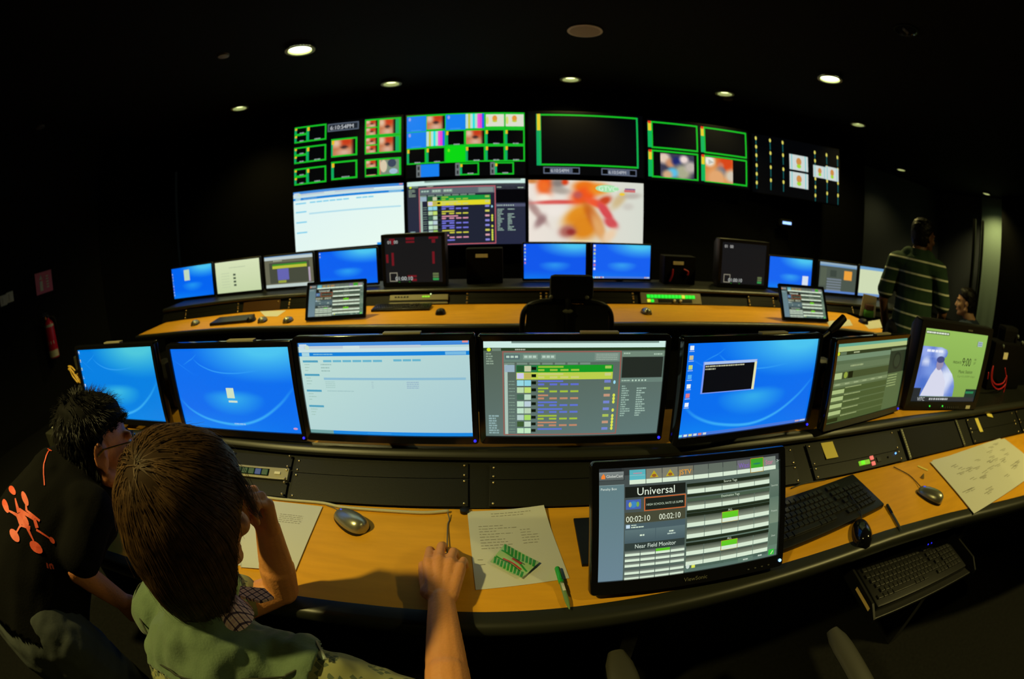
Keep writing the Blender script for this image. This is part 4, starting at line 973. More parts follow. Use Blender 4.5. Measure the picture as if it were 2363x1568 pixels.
# ------------------------------------------------------------------ loose things
def sheet(name, lab, corners, m, z0=ZD, lift=None, lines=None, th=.0006, group=None, cat='paper', n=10):
    """thin sheet through four desk points (order: far-left, far-right, near-right, near-left); lift(u, v) raises it"""
    A, B, C_, D = [Vector((p[0], p[1], 0)) for p in corners]; o = (A + B + C_ + D) / 4
    lift = lift or (lambda u, v: 0.0)
    def P_(u, v, e=0): q = (A * (1 - u) + B * u) * (1 - v) + (D * (1 - u) + C_ * u) * v; return Vector((q.x - o.x, q.y - o.y, lift(u, v) + e))
    me = MB(); vs = []
    for e in (th, 0):
        for j in range(n + 1):
            for i in range(n + 1): vs.append(P_(i / n, j / n, e))
    N = (n + 1) ** 2; fs = []
    for j in range(n):
        for i in range(n):
            a = j * (n + 1) + i; fs.append((a, a + n + 1, a + n + 2, a + 1)); fs.append((N + a, N + a + 1, N + a + n + 2, N + a + n + 1))
    bd = [i for i in range(n)] + [n + j * (n + 1) for j in range(n)] + [n * (n + 1) + n - i for i in range(n)] + [(n - j) * (n + 1) for j in range(n)]
    for a, b in zip(bd, bd[1:] + bd[:1]): fs.append((a, b, N + b, N + a))
    me.add(vs, fs)
    t = me.build(name, m, None, True, loc=(o.x, o.y, z0 + .0008), ang=60); tag(t, lab, cat, group)
    if lines:
        w_ = MB()
        for (u0, v0, u1, v1, hh) in lines:
            k = max(1, int((u1 - u0) * 14)); pa = []
            for i in range(k + 1):
                u = u0 + (u1 - u0) * i / k; v = v0 + (v1 - v0) * i / k + random.uniform(-.2, .2) * hh; pa.append((u, v))
            for (ua, va), (ub, vb) in zip(pa, pa[1:]):
                w_.add([P_(ua, va, th + .0004), P_(ua, va + hh, th + .0004), P_(ub, vb + hh, th + .0004), P_(ub, vb, th + .0004)], [(0, 1, 2, 3)])
        w_.build('writing', INK, t)
    return t
def px_pts(pts, z): return [onz(a, b, z) for a, b in pts]
def print_lines(rows):
    out = []
    for (v, segs) in rows:
        for a, b in segs:
            x = a
            while x < b:
                e = min(b, x + random.uniform(.02, .07)); out.append((x, v, e, v, .006)); x = e + .014
    return out
# written sheet beside the touchscreen
rows = [(.05 + .035 * k, [(.3, .3 + random.uniform(.35, .6))]) for k in range(2)] + [(.22 + .038 * k, [(.12, .12 + random.uniform(.2, .5))] + ([(.62, .62 + random.uniform(.1, .28))] if 1 < k < 8 else [])) for k in range(9)] + [(.66, [(.06, .12)]), (.72, [(.08, .14)])]
pts = [onz(1080, 1171, ZD), onz(1253, 1151, ZD + .012), onz(1314, 1336, ZD), onz(1098, 1363, ZD)]
pts[0].y = min(pts[0].y, .915); pts[1].y = min(pts[1].y, .925)
sheet('paper_sheet', 'white printed sheet under the sweet wrapper, left of the touchscreen', pts, PAPER, lift=lambda u, v: .012 * max(0, 1 - v * 3) * u ** 2 + .002 * max(0, 1 - v * 6), lines=print_lines(rows))
# sweet wrapper
q = px_pts([(1165, 1258), (1245, 1301), (1203, 1338), (1131, 1300)], ZD + .004)
def wrapper():
    m = sheet('sweet_wrapper', 'green and white striped sweet wrapper with red marks lying on the printed sheet', q, mat('wrapper_white', (0.34, 0.55, 0.26), 0.3), z0=ZD + .0035, lift=lambda u, v: .0025 * math.sin(u * 9) * math.sin(v * 7) + .003, cat='wrapper', n=12)
    A, B, C_, D = [Vector((p[0], p[1], 0)) for p in q]; o = (A + B + C_ + D) / 4
    def P_(u, v, e): p = (A * (1 - u) + B * u) * (1 - v) + (D * (1 - u) + C_ * u) * v; return Vector((p.x - o.x, p.y - o.y, .0025 * math.sin(u * 9) * math.sin(v * 7) + .003 + e))
    def strip(mb, u0, v0, u1, v1, wd, e):
        n = 8; dx, dy = u1 - u0, v1 - v0; L = math.hypot(dx, dy); nx, ny = -dy / L * wd, dx / L * wd; vs = []
        for i in range(n + 1):
            t = i / n; u, v = u0 + dx * t, v0 + dy * t; vs += [P_(u + nx, v + ny, e), P_(u - nx, v - ny, e)]
        mb.add(vs, [(2 * i, 2 * i + 1, 2 * i + 3, 2 * i + 2) for i in range(n)])
    g = MB()
    for k in range(9):
        a = .03 + k * .105; strip(g, a, .03, min(.98, a + .12), .32, .030, .0012); strip(g, a, .70, min(.98, a + .10), .97, .030, .0012)
    strip(g, .05, .34, .6, .36, .03, .0012); strip(g, .5, .38, .95, .62, .03, .0012); strip(g, .03, .66, .5, .64, .03, .0012)
    g.build('green_stripes', mat('wrapper_green', (0.03, 0.30, 0.05), 0.3), m)
    r = MB(); strip(r, .22, .60, .80, .66, .03, .0018); strip(r, .42, .42, .70, .46, .045, .0018); r.build('red_marks', mat('wrapper_red', (0.5, 0.03, 0.03), 0.35), m)
    k_ = MB(); strip(k_, .22, .67, .82, .73, .012, .0018); strip(k_, .5, .36, .78, .42, .012, .0018); k_.build('dark_marks', mat('wrapper_dark', (0.02, 0.05, 0.03), 0.4), m)
wrapper()
# green highlighter pen
def pen(name, lab, p0, p1, r, mbody, mcap, capfrac, z, tipm=None, clip=True, thin=1.0):
    a = Vector((p0.x, p0.y, 0)); b = Vector((p1.x, p1.y, 0)); L = (b - a).length; ang = math.atan2(b.y - a.y, b.x - a.x)
    t = empty(name, (a.x, a.y, z + r), ang, lab, 'pen'); Mx = Matrix.Rotation(PI / 2, 3, 'Y')
    MB().lathe([(.001, 0), (r * .8, .001), (r, .004), (r, L * capfrac), (r * .95, L * capfrac + .001), (.001, L * capfrac + .001)], n=16, M=Mx).build('cap', mcap, t, True)
    MB().lathe([(r * .82, L * capfrac), (r * .82 * thin, L * .8), (r * .6, L * .9), (r * .25, L * .985), (.0006, L)], n=16, M=Mx).build('barrel', mbody, t, True)
    if clip: MB().box((L * capfrac * .5, 0, r * 1.15), (L * capfrac * .8, r * .5, .0012), bev=.0003).build('clip', mcap, t)
    return t, L
p0, p1 = onz(1285, 1312, ZD + .006), onz(1314, 1410, ZD + .004)
t, L = pen('highlighter_pen', 'green capped pen lying across the corner of the printed sheet', p0, p1, .0062, mat('clear_green', (0.16, 0.28, 0.10), 0.2), mat('pen_green', (0.02, 0.40, 0.04), 0.3), .38, ZD + .0022)
MB().box((L * .52, 0, .0052), (.022, .006, .001)).build('label', PAPER, t)
p0, p1 = onz(2046, 1166, ZD + .004), onz(2080, 1226, ZD + .004)
pen('ballpoint_pen', 'black pen lying between the black mouse and the right silver mouse', p0, p1, .0048, mat('grey_barrel', (0.06, 0.07, 0.05), 0.3), GLOSSB, .36, ZD + .0005)

# left pile of sheets
q = px_pts([(596, 1147), (747, 1168), (682, 1322), (556, 1312)], ZD); q[0].y = min(q[0].y, .885); q[1].y = min(q[1].y, .895)
q2 = [Vector((p.x - .06, p.y - .01, 0)) for p in q]; q2[2] += Vector((.03, .03, 0))
sheet('paper_sheet', 'blank sheet at the bottom of the pile behind the raised forearm', q2, PAPER, group='sheets behind the raised forearm')
sheet('paper_sheet', 'top sheet of the pile behind the raised forearm, with faint print', q, PAPER, z0=ZD + .002, lift=lambda u, v: .002 * math.sin(u * 3), lines=print_lines([(.2 + .03 * k, [(.45, .8)]) for k in range(5)]), group='sheets behind the raised forearm')

# right pile of big sheets, overhanging the edge
def scrawl(n):
    out = []
    for k in range(n):
        u, v = random.uniform(.04, .8), random.uniform(.08, .85); out += [(u, v, u + random.uniform(.05, .12), v + random.uniform(-.01, .01), .008), (u + .02, v + .03, u + .07, v + .03, .006)]
        if random.random() < .5: out.append((u + .03, v - .02, u + .034, v + .03, .03))
    return out
q = px_pts([(2136, 1062), (2306, 1016), (2400, 1085), (2246, 1189)], ZD); q[0].y = min(q[0].y, .83); q[1].y = min(q[1].y, .79)
qb = [p + Vector((.03, .01, 0)) for p in q]; qb[1] = qb[1] + Vector((.02, -.02, 0))
sheet('paper_sheet', 'lower large sheet peeping out under the scrawled one at the right', qb, PAPER, lift=lambda u, v: -.0 + .003 * u * (1 - v), group='large sheets at the right desk edge')
sheet('paper_sheet', 'large handwritten sheet hanging over the right edge of the front desk', q, PAPER, z0=ZD + .004, lift=lambda u, v: .006 * math.sin(u * 2.5) * (1 - v), lines=scrawl(34), n=14, group='large sheets at the right desk edge')
t = MB().box((0, 0, .0006), (.012, .05, .001)).build('paper_strip', YELLOW, None, loc=onz(2122, 1076, ZD) + Vector((0, -.02, .001))); t.rotation_euler.z = .5; tag(t, 'narrow yellow paper strip near the right pile of sheets', 'paper')
tag(MB().lathe([(.009, 0), (.0085, .003), (.002, .016), (.001, .018)], n=14).build('brass_cap', mat('brass_dull', (0.5, 0.4, 0.15), 0.35, 0.8), None, True, loc=onz(2128, 1104, ZD) + Vector((0, 0, .0005))), 'small brass cone standing beside the right silver mouse', 'screw cap')

# mice
def mouse(lab, p, rz, mtop, mside, s=1.0, wheel=None, z=ZD, parts=True):
    t = empty('computer_mouse', (p.x, p.y, z + .0005), rz, lab, 'mouse')
    def shell(zs, k=1.0, y0=-1, y1=1):
        rings = []; n = 20; m_ = 12
        for i in range(m_ + 1):
            a = PI * i / m_; y = -math.cos(a) * .056 * s; env = math.sin(a) ** .55 if 0 < i < m_ else .05
            wd = .031 * s * env * (1 - .12 * math.sin(a) * (y / .056 / s)); hh = .036 * s * env ** .8 * (1 - .25 * (y / (.056 * s))) * .95
            rings.append([Vector((wd * math.cos(2 * PI * j / n) * k, y, max(0, zs(math.sin(2 * PI * j / n)) * hh * k))) for j in range(n)])
        return rings
    MB().loft(shell(lambda q_: max(0, q_) ** .85 if q_ > 0 else 0)).build('shell', mtop, t, True, ang=80)
    if parts:
        r = shell(lambda q_: (max(0, q_) ** .85 * .62) if q_ > 0 else 0, 1.03)
        MB().loft(r).build('side_grip', mside, t, True, ang=80)
        MB().ball((0, .034 * s, .020 * s), .006, 12, (.45, 1.3, 1.3)).build('scroll_wheel', wheel or BLACK, t, True)
    return t
def cable(name, lab, pts, r, m, cat='cable'):
    p = catmull(pts, 8); o = p[0].copy(); t = MB().tube([q_ - o for q_ in p], r, 6).build(name, m, None, True, loc=o, ang=False); return tag(t, lab, cat)
CABG = mat('grey_cable', (0.12, 0.11, 0.09), 0.5); CABK = mat('black_cable', (0.012, 0.012, 0.012), 0.5); CABW = mat('cream_cable', (0.5, 0.46, 0.3), 0.5)
SILV = mat('mouse_silver', (0.34, 0.34, 0.26), 0.3, 0.75)
BW = glow('blue_wheel', (40, 70, 255), 1.2)
pm = onz(809, 1202, ZD + .01); mouse('silver mouse with a blue lit wheel, alone on the left of the front desk', pm, .95, SILV, BLACK, 1.04, BW)
cable('mouse_cable', 'thin dark cable of the left silver mouse', [onz(783, 1180, ZD + .008), onz(768, 1172, ZD + .004), onz(752, 1166, ZD + .003)], .0016, CABG)
pr = onz(2147, 1143, ZD + .01); mouse('silver mouse with a blue lit wheel near the scrawled sheets', pr, .35, SILV, BLACK, 1.0, BW)
cable('mouse_cable', 'thin dark cable curling from the console to the right silver mouse', [onz(2062, 1078, ZD + .004), onz(2095, 1095, ZD + .003), onz(2112, 1110, ZD + .003), onz(2128, 1128, ZD + .008)], .0016, CABK)
pb = onz(1990, 1229, ZD + .01); mouse('glossy black mouse in front of the keyboard', pb, -.55, GLOSSB, GLOSSB, 1.0)
cable('mouse_cable', 'thin black cable running over the keyboard to the glossy black mouse', [onz(1950, 1120, ZD + .025), onz(1966, 1150, ZD + .032), onz(1986, 1180, ZD + .024), onz(1988, 1207, ZD + .01)], .0016, CABK)
ph = Vector((-.147, .688, 0)); mouse('mouse held under the hand on the front desk', ph, .05, SILV, BLACK, 1.0)
cable('mouse_cable', 'thin dark cable from the held mouse to the back of the desk', [Vector((-.15, .742, ZD + .01)), onz(1033, 1215, ZD + .003), onz(1037, 1200, ZD + .003), onz(1033, 1184, ZD + .012)], .0017, CABG)
cable('white_cable', 'cream cable lying along the back of the front desk', [onz(560, 1140, ZD + .005) , onz(640, 1152, ZD + .006), onz(740, 1161, ZD + .006), onz(790, 1171, ZD + .006), onz(900, 1180, ZD + .006), onz(980, 1184, ZD + .006), onz(1036, 1180, ZD + .006)], .0045, CABW)
t = MB().lathe([(.012, 0), (.012, .01), (.006, .012), (.001, .012)], n=16).build('cable_grommet', BLACK, None, True, loc=Vector((-.125, .915, ZD + .0005))); tag(t, 'small black grommet where the cream cable ends', 'grommet')

# keyboards
def keyboard(lab, c, rz, tilt=.05, w_=.45, d_=.17, m=BLACK, z=ZD, leds=False):
    t = empty('keyboard', (c.x, c.y, z + .0006), rz, lab, 'keyboard')
    T = Matrix.Rotation(tilt, 4, 'X')
    b = MB().box((0, 0, .011), (w_, d_, .018), bev=.006); mn = min((T @ v).z for v in b.v); b.v = [(T @ v) - Vector((0, 0, mn)) for v in b.v]; b.build('body', m, t, True)
    k = MB()
    def key(x, y, ww, dd=.0155): 
        q_ = MB().box((x, y, .0225), (ww, dd, .006), bev=.0012); k.add([(T @ v) - Vector((0, 0, mn)) for v in q_.v], q_.f)
    x0 = -w_ / 2 + .012
    for r in range(6):
        y = d_ / 2 - .026 - r * .0215 - (.004 if r else 0); x = x0 + (.0 if r < 2 else (.008 * (r - 1)) if r < 5 else 0)
        if r == 5:
            for ww in (.024, .02, .022, .105, .022, .02, .024): key(x + ww / 2, y, ww - .003); x += ww
        else:
            for j in range(14): key(x + .009, y, .0165); x += .0192
        for j in range(3):
            if r != 3 or j == 1: key(x0 + .285 + j * .0192 + .009 + .006, y, .0165)
        for j in range(4):
            if r: key(x0 + .352 + j * .0192 + .009, y, .0165)
    k.build('keys', mat('key_black', (0.009, 0.009, 0.008), 0.4), t)
    if leds:
        q_ = MB()
        for dx in (.12, .14): q_.ball((dx, d_ / 2 - .012, .022), .002)
        q_.v = [(T @ v) - Vector((0, 0, mn)) for v in q_.v]; q_.build('indicator', BLUE_LED, t, True, label='two blue lights')
    return t
a, b, c_, d_ = (onz(*p, ZD + .02) for p in ((1812, 1245), (2025, 1170), (1985, 1100), (1812, 1135)))
kr = (onz(2020, 1172, ZD + .02) + onz(1980, 1103, ZD + .02)) / 2; ang = math.atan2(-.0 + .06, 1) - .0
dirx = Vector((math.cos(.13), math.sin(.13), 0)); kc = kr - dirx * .228 + Vector((.012, .012, 0))
keyboard('black keyboard half hidden behind the touchscreen', kc, .12, .07, .465, .172)
cable('keyboard_cable', 'thin black cable lying behind the black keyboard', [onz(1825, 1128, ZD + .003), onz(1850, 1118, ZD + .004), onz(1880, 1112, ZD + .003), onz(1905, 1108, ZD + .003)], .002, CABK)
# pull out tray with a second keyboard under the desk
ZT = ZD - .13
tl, tr_, br_, bl = (onz(*p, ZT) for p in ((1985, 1325), (2200, 1248), (2215, 1310), (2025, 1425)))
tc = (tl + tr_ + br_ + bl) / 4; ta = math.atan2((tr_ - tl).y, (tr_ - tl).x)
t = empty('keyboard_tray', (tc.x, tc.y - .0, ZT - .02), ta + .02, 'black pull-out tray under the right part of the front desk', 'keyboard tray')
MB().box((0, .06, 0), (.52, .30, .012), bev=.003).build('tray', BLACK, t)
for sx in (-1, 1):
    MB().prism([(-.10, .006), (.2, .006), (.2, .05), (-.06, .045), (-.10, .02)], sx * .262 - .004, sx * .262 + .004, axis=0).build('side_arm', BLACK, t)
    MB().box((sx * .25, .26, .075), (.02, .2, .10)).build('runner', BLACK, t)
MB().box((-.2705, -.02, .028), (.002, .09, .010)).build('pale_sticker', mat('orange_sticker', (0.8, 0.55, 0.2), 0.6), t)
keyboard('black keyboard with two blue lights on the pull-out tray', tc + Vector((0, .02, 0)), ta + .02, .03, .46, .17, z=ZT - .0135, leds=True)

# chairs
CH = mat('chair_fabric', (0.01, 0.01, 0.009), 0.9); CHP = mat('chair_arm_pad', (0.030, 0.028, 0.017), 0.6)
def chair_base(t, z1):
    for k in range(5):
        a = 2 * PI * k / 5 + .3; e = Vector((math.cos(a) * .28, math.sin(a) * .28, .07))
        f = MB().tube([(0, 0, .11), tuple(e)], [.028, .016], 8).build('base_leg', BLACK, t, True)
        MB().lathe([(.001, -.012), (.028, -.012), (.03, 0), (.028, .012), (.001, .012)], (e.x, e.y, .03), 16, Matrix.Rotation(PI / 2, 3, 'Y')).build('caster', BLACK, f, True)
    MB().lathe([(.03, .09), (.03, .25), (.02, .25), (.02, z1)], n=16).build('column', BLACK, t, True)
t = empty('office_chair', (.47, .16, 0), 0.05, 'empty black office chair with two olive grey arm pads at the bottom of the picture', 'chair')
chair_base(t, .42); MB().box((0, 0, .45), (.48, .46, .07), bev=.03).build('seat', CH, t, True)
MB().box((0, -.26, .75), (.42, .05, .42), bev=.024).build('backrest', CH, t, True); MB().box((0, -.27, .5), (.06, .03, .2)).build('back_bar', BLACK, t)
for sx, y1, lab in ((-1, .36, None), (1, .24, None)):
    rings = []
    for k in range(12):
        u = k / 11; y = y1 - u * .34; wd = .031 * (1 - max(0, 1 - u * 6) ** 2 * .45); x = sx * .235 + sx * (.025 * math.cos(u * 1.4) - .01)
        rings.append([Vector((x + wd * math.cos(2 * PI * j / 14), y, .672 + .012 * math.sin(2 * PI * j / 14) - .0 * u)) for j in range(14)])
    MB().loft(rings).build('arm_pad', CHP, t, True)
    MB().tube([(sx * .235, y1 - .2, .66), (sx * .26, y1 - .24, .55), (sx * .2, 0, .43)], .016, 8).build('arm_support', BLACK, t, True)
# chair the seated man uses
t = empty('office_chair', (-.50, .06, 0), 0, 'black office chair carrying the man in the green waistcoat', 'chair')
chair_base(t, .40); MB().box((0, 0, .43), (.46, .44, .06), bev=.025).build('seat', CH, t, True)
MB().box((0, -.24, .56), (.36, .04, .22), bev=.018).build('backrest', CH, t, True); MB().box((0, -.25, .47), (.06, .03, .12)).build('back_bar', BLACK, t)
# far chair with a mesh back and headrest
cpt = ony(1325, 703, 2.36)
t = empty('office_chair', (cpt.x - .02, 2.62, 0), -.06, 'black mesh office chair with headrest in front of the rear desk', 'chair')
chair_base(t, .42); MB().box((0, .0, .46), (.5, .48, .07), bev=.03).build('seat', CH, t, True)
zt = EYE.z + (ray(1325, 703).z / ray(1325, 703).y) * 2.36
m = MB(); n = 10
pts = [Vector((-.24, -.22, zt - .36)), Vector((-.245, -.25, zt - .12)), Vector((-.225, -.25, zt - .03)), Vector((-.15, -.25, zt + .01)), Vector((.0, -.25, zt + .018)), Vector((.15, -.25, zt + .01)), Vector((.225, -.25, zt - .03)), Vector((.245, -.25, zt - .12)), Vector((.24, -.22, zt - .36))]
m.tube(catmull(pts, 6), .016, 8); m.tube([pts[0], Vector((0, -.2, zt - .40)), pts[-1]], .016, 8); m.build('back_frame', BLACK, t, True)
MB().loft([[Vector((x * (1 - .06 * (k / 8) ** 3), -.25 + .04 * math.cos(x * 6) - .03, zt - .36 + .36 * k / 8)) for x in (-.23, -.12, 0, .12, .23)] for k in range(9)], closed=False).build('back_mesh', CH, t, True, ang=False)
MB().tube([(0, -.27, zt - .25), (0, -.28, zt), (0, -.26, zt + .05)], .02, 8).build('spine', BLACK, t, True)
MB().box((0.02, -.26, zt + .095), (.235, .06, .135), bev=.028).build('headrest', CH, t, True)
q = MB()
for dx in (-.09, .10): q.ball((dx, -.292, zt + .045), .012)
q.ball((0.0, -.292, zt - .03), .022, 12, (1.3, .4, .6)); q.build('adjuster_knob', mat('knob_grey', (0.3, 0.3, 0.24), 0.4), t, True)
MB().tube([(0, -.2, .44), (0, -.28, zt - .3)], .022, 8).build('back_bar', BLACK, t, True)

# things on the rear desk
for px, py, rz, lab in ((451, 745, .3, 'small mouse at the far left of the rear desk'), (580, 737, .2, 'dark mouse beside the black box on the rear desk'), (606, 738, .2, 'pale mouse in front of the small papers, rear desk'), (665, 738, .1, 'pale mouse just left of the left touch panel'), (1017, 719, 0, 'black mouse right of the rear keyboard'), (1491, 718, 0, 'pale mouse in front of the green lit unit'), (1992, 742, -.2, 'dark mouse near the green pouch')):
    black = 'dark' in lab or 'black' in lab
    mouse(lab, onz(px, py, ZD + .015), rz, BLACK if black else SILV, BLACK, 1.15, parts=True)
c = (onz(860, 716, ZD) + onz(995, 714, ZD)) / 2; keyboard('black keyboard on the rear desk in front of the black broadcast monitor', c + Vector((0, .02, 0)), .02, .06, .46, .16)
c = onz(545, 745, ZD); o = MB().box((0, 0, .012), (.36, .22, .024), bev=.006).build('black_pad', BLACK, None, loc=(c.x - .075, c.y + .05, ZD + .0005)); o.rotation_euler.z = .2; tag(o, 'flat black box lying on the left end of the rear desk', 'box')
q = px_pts([(600, 719), (660, 717), (640, 731), (612, 731)], ZD); sheet('paper_sheet', 'small white papers at the back of the rear desk, left of the touch panel', q, PAPER)
M2, w2, h2 = face_frame(-1.56, -1.36, REAR2, SHELF2, ZD, ZS2)
o = MB().box((0, -.006, 0), (.085, .006, h_ * .8), bev=.002).build('cream_label', CREAM, None); o.matrix_world = M2 @ Matrix.Translation((-.04, 0, 0)); tag(o, 'cream square label on the rear console left of the touch panel', 'label')
q = px_pts([(1908, 742), (1960, 738), (1968, 752), (1915, 757)], ZD); sheet('paper_sheet', 'white paper right of the right touch panel on the rear desk', q, PAPER)
q = px_pts([(1990, 745), (2030, 738), (2036, 757), (2005, 760)], ZD); sheet('paper_sheet', 'white paper at the right end of the rear desk beside the striped man', q, PAPER)
p = onz(2003, 733, ZD)
t = empty('paper_pouch', (p.x, p.y, ZD + .0008), -.35, 'upright white card with a green and brown pouch on the rear desk', 'pouch')
MB().prism([(-.09, 0), (.10, 0), (.09, .20), (-.075, .21)], .03, .036, axis=1).build('card', PAPER, t)
MB().box((0, 0, .035), (.11, .05, .07), bev=.015).build('pouch', mat('green_pouch', (0.05, 0.22, 0.02), 0.6), t, True)
MB().box((-.0, .0, .095), (.10, .045, .05), bev=.012).build('pouch_top', mat('brown_pouch', (0.06, 0.02, 0.015), 0.6), t, True)
# equipment boxes between the rear monitors
for px, lab, x_ in ((1112, 'black equipment box with a cream plate, right of the black broadcast monitor', 0), (1563, 'black equipment box with a cream plate and red cables behind the rear desk', 1)):
    p = ony(px, 590 if x_ == 0 else 607, 3.72)
    t = empty('equipment_box', (p.x, 3.76, ZS2 + .0006), 0, lab, 'equipment')
    hh = p.z - ZS2 + .06
    MB().box((.02, 0, hh / 2), (.30, .14, hh), bev=.006).build('body', mat('deep_black', (0.0015, 0.0015, 0.0015), 0.7, spec=.1), t)
    MB().box((0, -.072, hh - .06), (.10, .004, .03), bev=.001).build('cream_plate', CREAM, t)
b0 = ony(1548, 618, 3.66)
cable('red_cable', 'red cable hanging in front of the far equipment box', [ony(1553, 621, 3.683), ony(1551, 636, 3.68), ony(1545, 650, 3.683)], .008, REDC)
cable('red_cable', 'short red cable end beside the longer far red cable', [ony(1578, 622, 3.684), ony(1588, 628, 3.684), ony(1586, 636, 3.684)], .008, REDC)

# gooseneck microphone between the last two blue and green front monitors
a = Vector((1.02, 1.235, ZS + .0006)); b = ony(1948, 733, 1.25)
t = empty('gooseneck_microphone', a, 0, 'black gooseneck microphone sticking up between two front monitors', 'microphone')
MB().lathe([(.001, 0), (.045, 0), (.04, .02), (.012, .025), (.001, .025)], n=20).build('base', BLACK, t, True)
MB().tube([q_ - a for q_ in catmull([a + Vector((0, 0, .02)), a + Vector((.01, 0, .2)), ony(1915, 765, 1.25)], 8)], .007, 8).build('neck', BLACK, t, True)
MB().tube([ony(1915, 765, 1.25) - a, ony(1930, 752, 1.25) - a, b - a], [.012, .018, .016], 10).build('head', BLACK, t, True)
# small speakers behind the front monitors
for px, py, y_, lab, ov in ((385, 868, 1.23, 'small black speaker with a cream badge between the two leftmost front monitors', 0), (1893, 868, 1.22, 'small black speaker with an oval grey face left of the green table monitor', 1)):
    p = ony(px, py, y_); t = empty('small_speaker', (p.x, y_ + .005, ZS + .0006), 0, lab, 'speaker'); hh = p.z - ZS + .06
    MB().box((0, 0, hh / 2), (.07, .07, hh), bev=.008).build('body', BLACK, t, True)
    if ov: MB().ball((0, -.036, hh - .06), .03, 16, (.7, .15, 1.2)).build('cone', mat('grey_cone', (0.12, 0.11, 0.08), 0.5), t, True)
    else: MB().box((0, -.0365, hh - .06), (.022, .003, .009)).build('badge', CREAM, t)

# right end: black equipment with coiled red cables
p = ony(2320, 850, 1.04)
t = empty('equipment_stack', (p.x + .08, 1.08, ZS - .0), -.2, 'black equipment with knobs at the far right, behind the red cable', 'equipment')
MB().box((0, .02, .13), (.42, .10, .26), bev=.01).box((.0, .03, .29), (.18, .08, .10), bev=.02).build('body', mat('deep_black'), t)
q = MB()
for dx, dz in ((-.12, .24), (.13, .27), (.05, .3)): q.ball((dx, -.03, dz), .012)
q.build('knobs', mat('knob_sheen', (0.08, 0.1, 0.1), 0.2), t, True)
MB().box((-.07, -.033, .19), (.055, .004, .035)).build('cream_tag', CREAM, t)
R3 = lambda px, py: ony(px, py, 1.022)
cable('red_cable', 'coil of red cable hanging at the right end of the front console', [R3(2319, 850), R3(2322, 878), R3(2316, 893), R3(2302, 899), R3(2290, 888), R3(2287, 870), R3(2288, 858), R3(2292, 846), R3(2290, 860), R3(2290, 878), R3(2300, 888), R3(2315, 884), R3(2323, 868), R3(2320, 890), R3(2312, 915), R3(2302, 929), R3(2293, 928)], .004, REDC)
cable('red_cable', 'short straight red cable end left of the red coil', [R3(2281, 860), R3(2279, 875)], .004, REDC)
# left end: box with a white lid piece, translucent tray, yellow cables
p = onz(118, 1030, ZS - .05)
t = empty('console_end_box', (-1.80, .89, 0), .1, 'dark box with brass screws at the left end of the front console', 'equipment')
MB().box((0, .04, .44), (.10, .26, .88), bev=.006).build('body', mat('olive_black', (0.03, 0.03, 0.02), 0.5), t)
q = MB()
for k in range(3): q.ball((.03, -.092, .85 - k * .035), .005)
q.build('screws', BRASS, t, True)
t = empty('white_box', (-1.93, .92, .0), 0, 'small white box on a dark stand behind the bending man', 'box'); p = ony(80, 978, .92)
MB().box((0, 0, p.z / 2 - .02), (.10, .12, p.z - .04), bev=.004).build('stand', mat('olive_black'), t)
MB().box((0, 0, p.z), (.06, .05, .05), bev=.005).build('box', WHITE, t)
Y3 = lambda px, py: ony(px, py, 1.07)
for k, (dx, dy) in enumerate(((0, 0), (4, 6))):
    cable('yellow_cable', ['upper loop of yellow cable beside the leftmost front monitor', 'lower loop of yellow cable beside the leftmost front monitor'][k], [Y3(186, 885), Y3(183 - dx * .3, 872 + dy * .4), Y3(176 - dx, 860 + dy * .5), Y3(166 - dx * .5, 848 + dy), Y3(158, 846 + dy), Y3(162, 850 + dy), Y3(172 - dx, 866 + dy * .5), Y3(184 - dx, 884)], .004, mat('yellow_cable', (0.65, 0.4, 0.05), 0.4))
t = empty('cable_stand', (-1.80, 1.10, 0), 0, 'slim black post holding the yellow cables', 'stand')
zc = Y3(170, 856).z
MB().box((0, 0, zc / 2 + .03), (.05, .05, zc + .06), bev=.005).build('post', mat('olive_black'), t)
MB().tube([(0, 0, zc), (.0, -.05, zc)], .008).build('hook', BLACK, t, True)
# ------------------------------------------------------------------ people
def V(x, y, z): return Vector((x, y, z + EYE.z))      # z relative to the lens height
def cap(mb, p0, r0, p1, r1, n=14, flat=None):
    """rounded tapered limb; flat=(axis, k) squeezes it across an axis"""
    p0, p1 = Vector(p0), Vector(p1); d = p1 - p0; L = d.length or 1e-6; t = d / L
    a = t.cross(Vector((0, 0, 1)) if abs(t.z) < .9 else Vector((1, 0, 0))).normalized(); b = t.cross(a); rings = []
    prof = [(-r0 * math.cos(q), r0 * math.sin(q)) for q in (.15, .5, .95, 1.35)] + [(L * k / 4, r0 + (r1 - r0) * k / 4) for k in (1, 2, 3)] + [(L + r1 * math.cos(q), r1 * math.sin(q)) for q in (1.35, .95, .5, .15)]
    for h, r in prof:
        ring = []
        for k in range(n):
            v = (a * math.cos(2 * PI * k / n) + b * math.sin(2 * PI * k / n)) * r
            if flat: v = v - flat[0] * v.dot(flat[0]) * (1 - flat[1])
            ring.append(p0 + t * h + v)
        rings.append(ring)
    mb.loft(rings)
def ell(mb, c, rad, Rm=None, n=18): mb.ball(c, 1.0, n, rad, Rm)
def frame_m(f, u):
    f = Vector(f).normalized(); u = Vector(u); u = (u - f * u.dot(f)).normalized(); r = f.cross(u)
    return Matrix(((r.x, f.x, u.x), (r.y, f.y, u.y), (r.z, f.z, u.z)))          # columns: right, forward, up
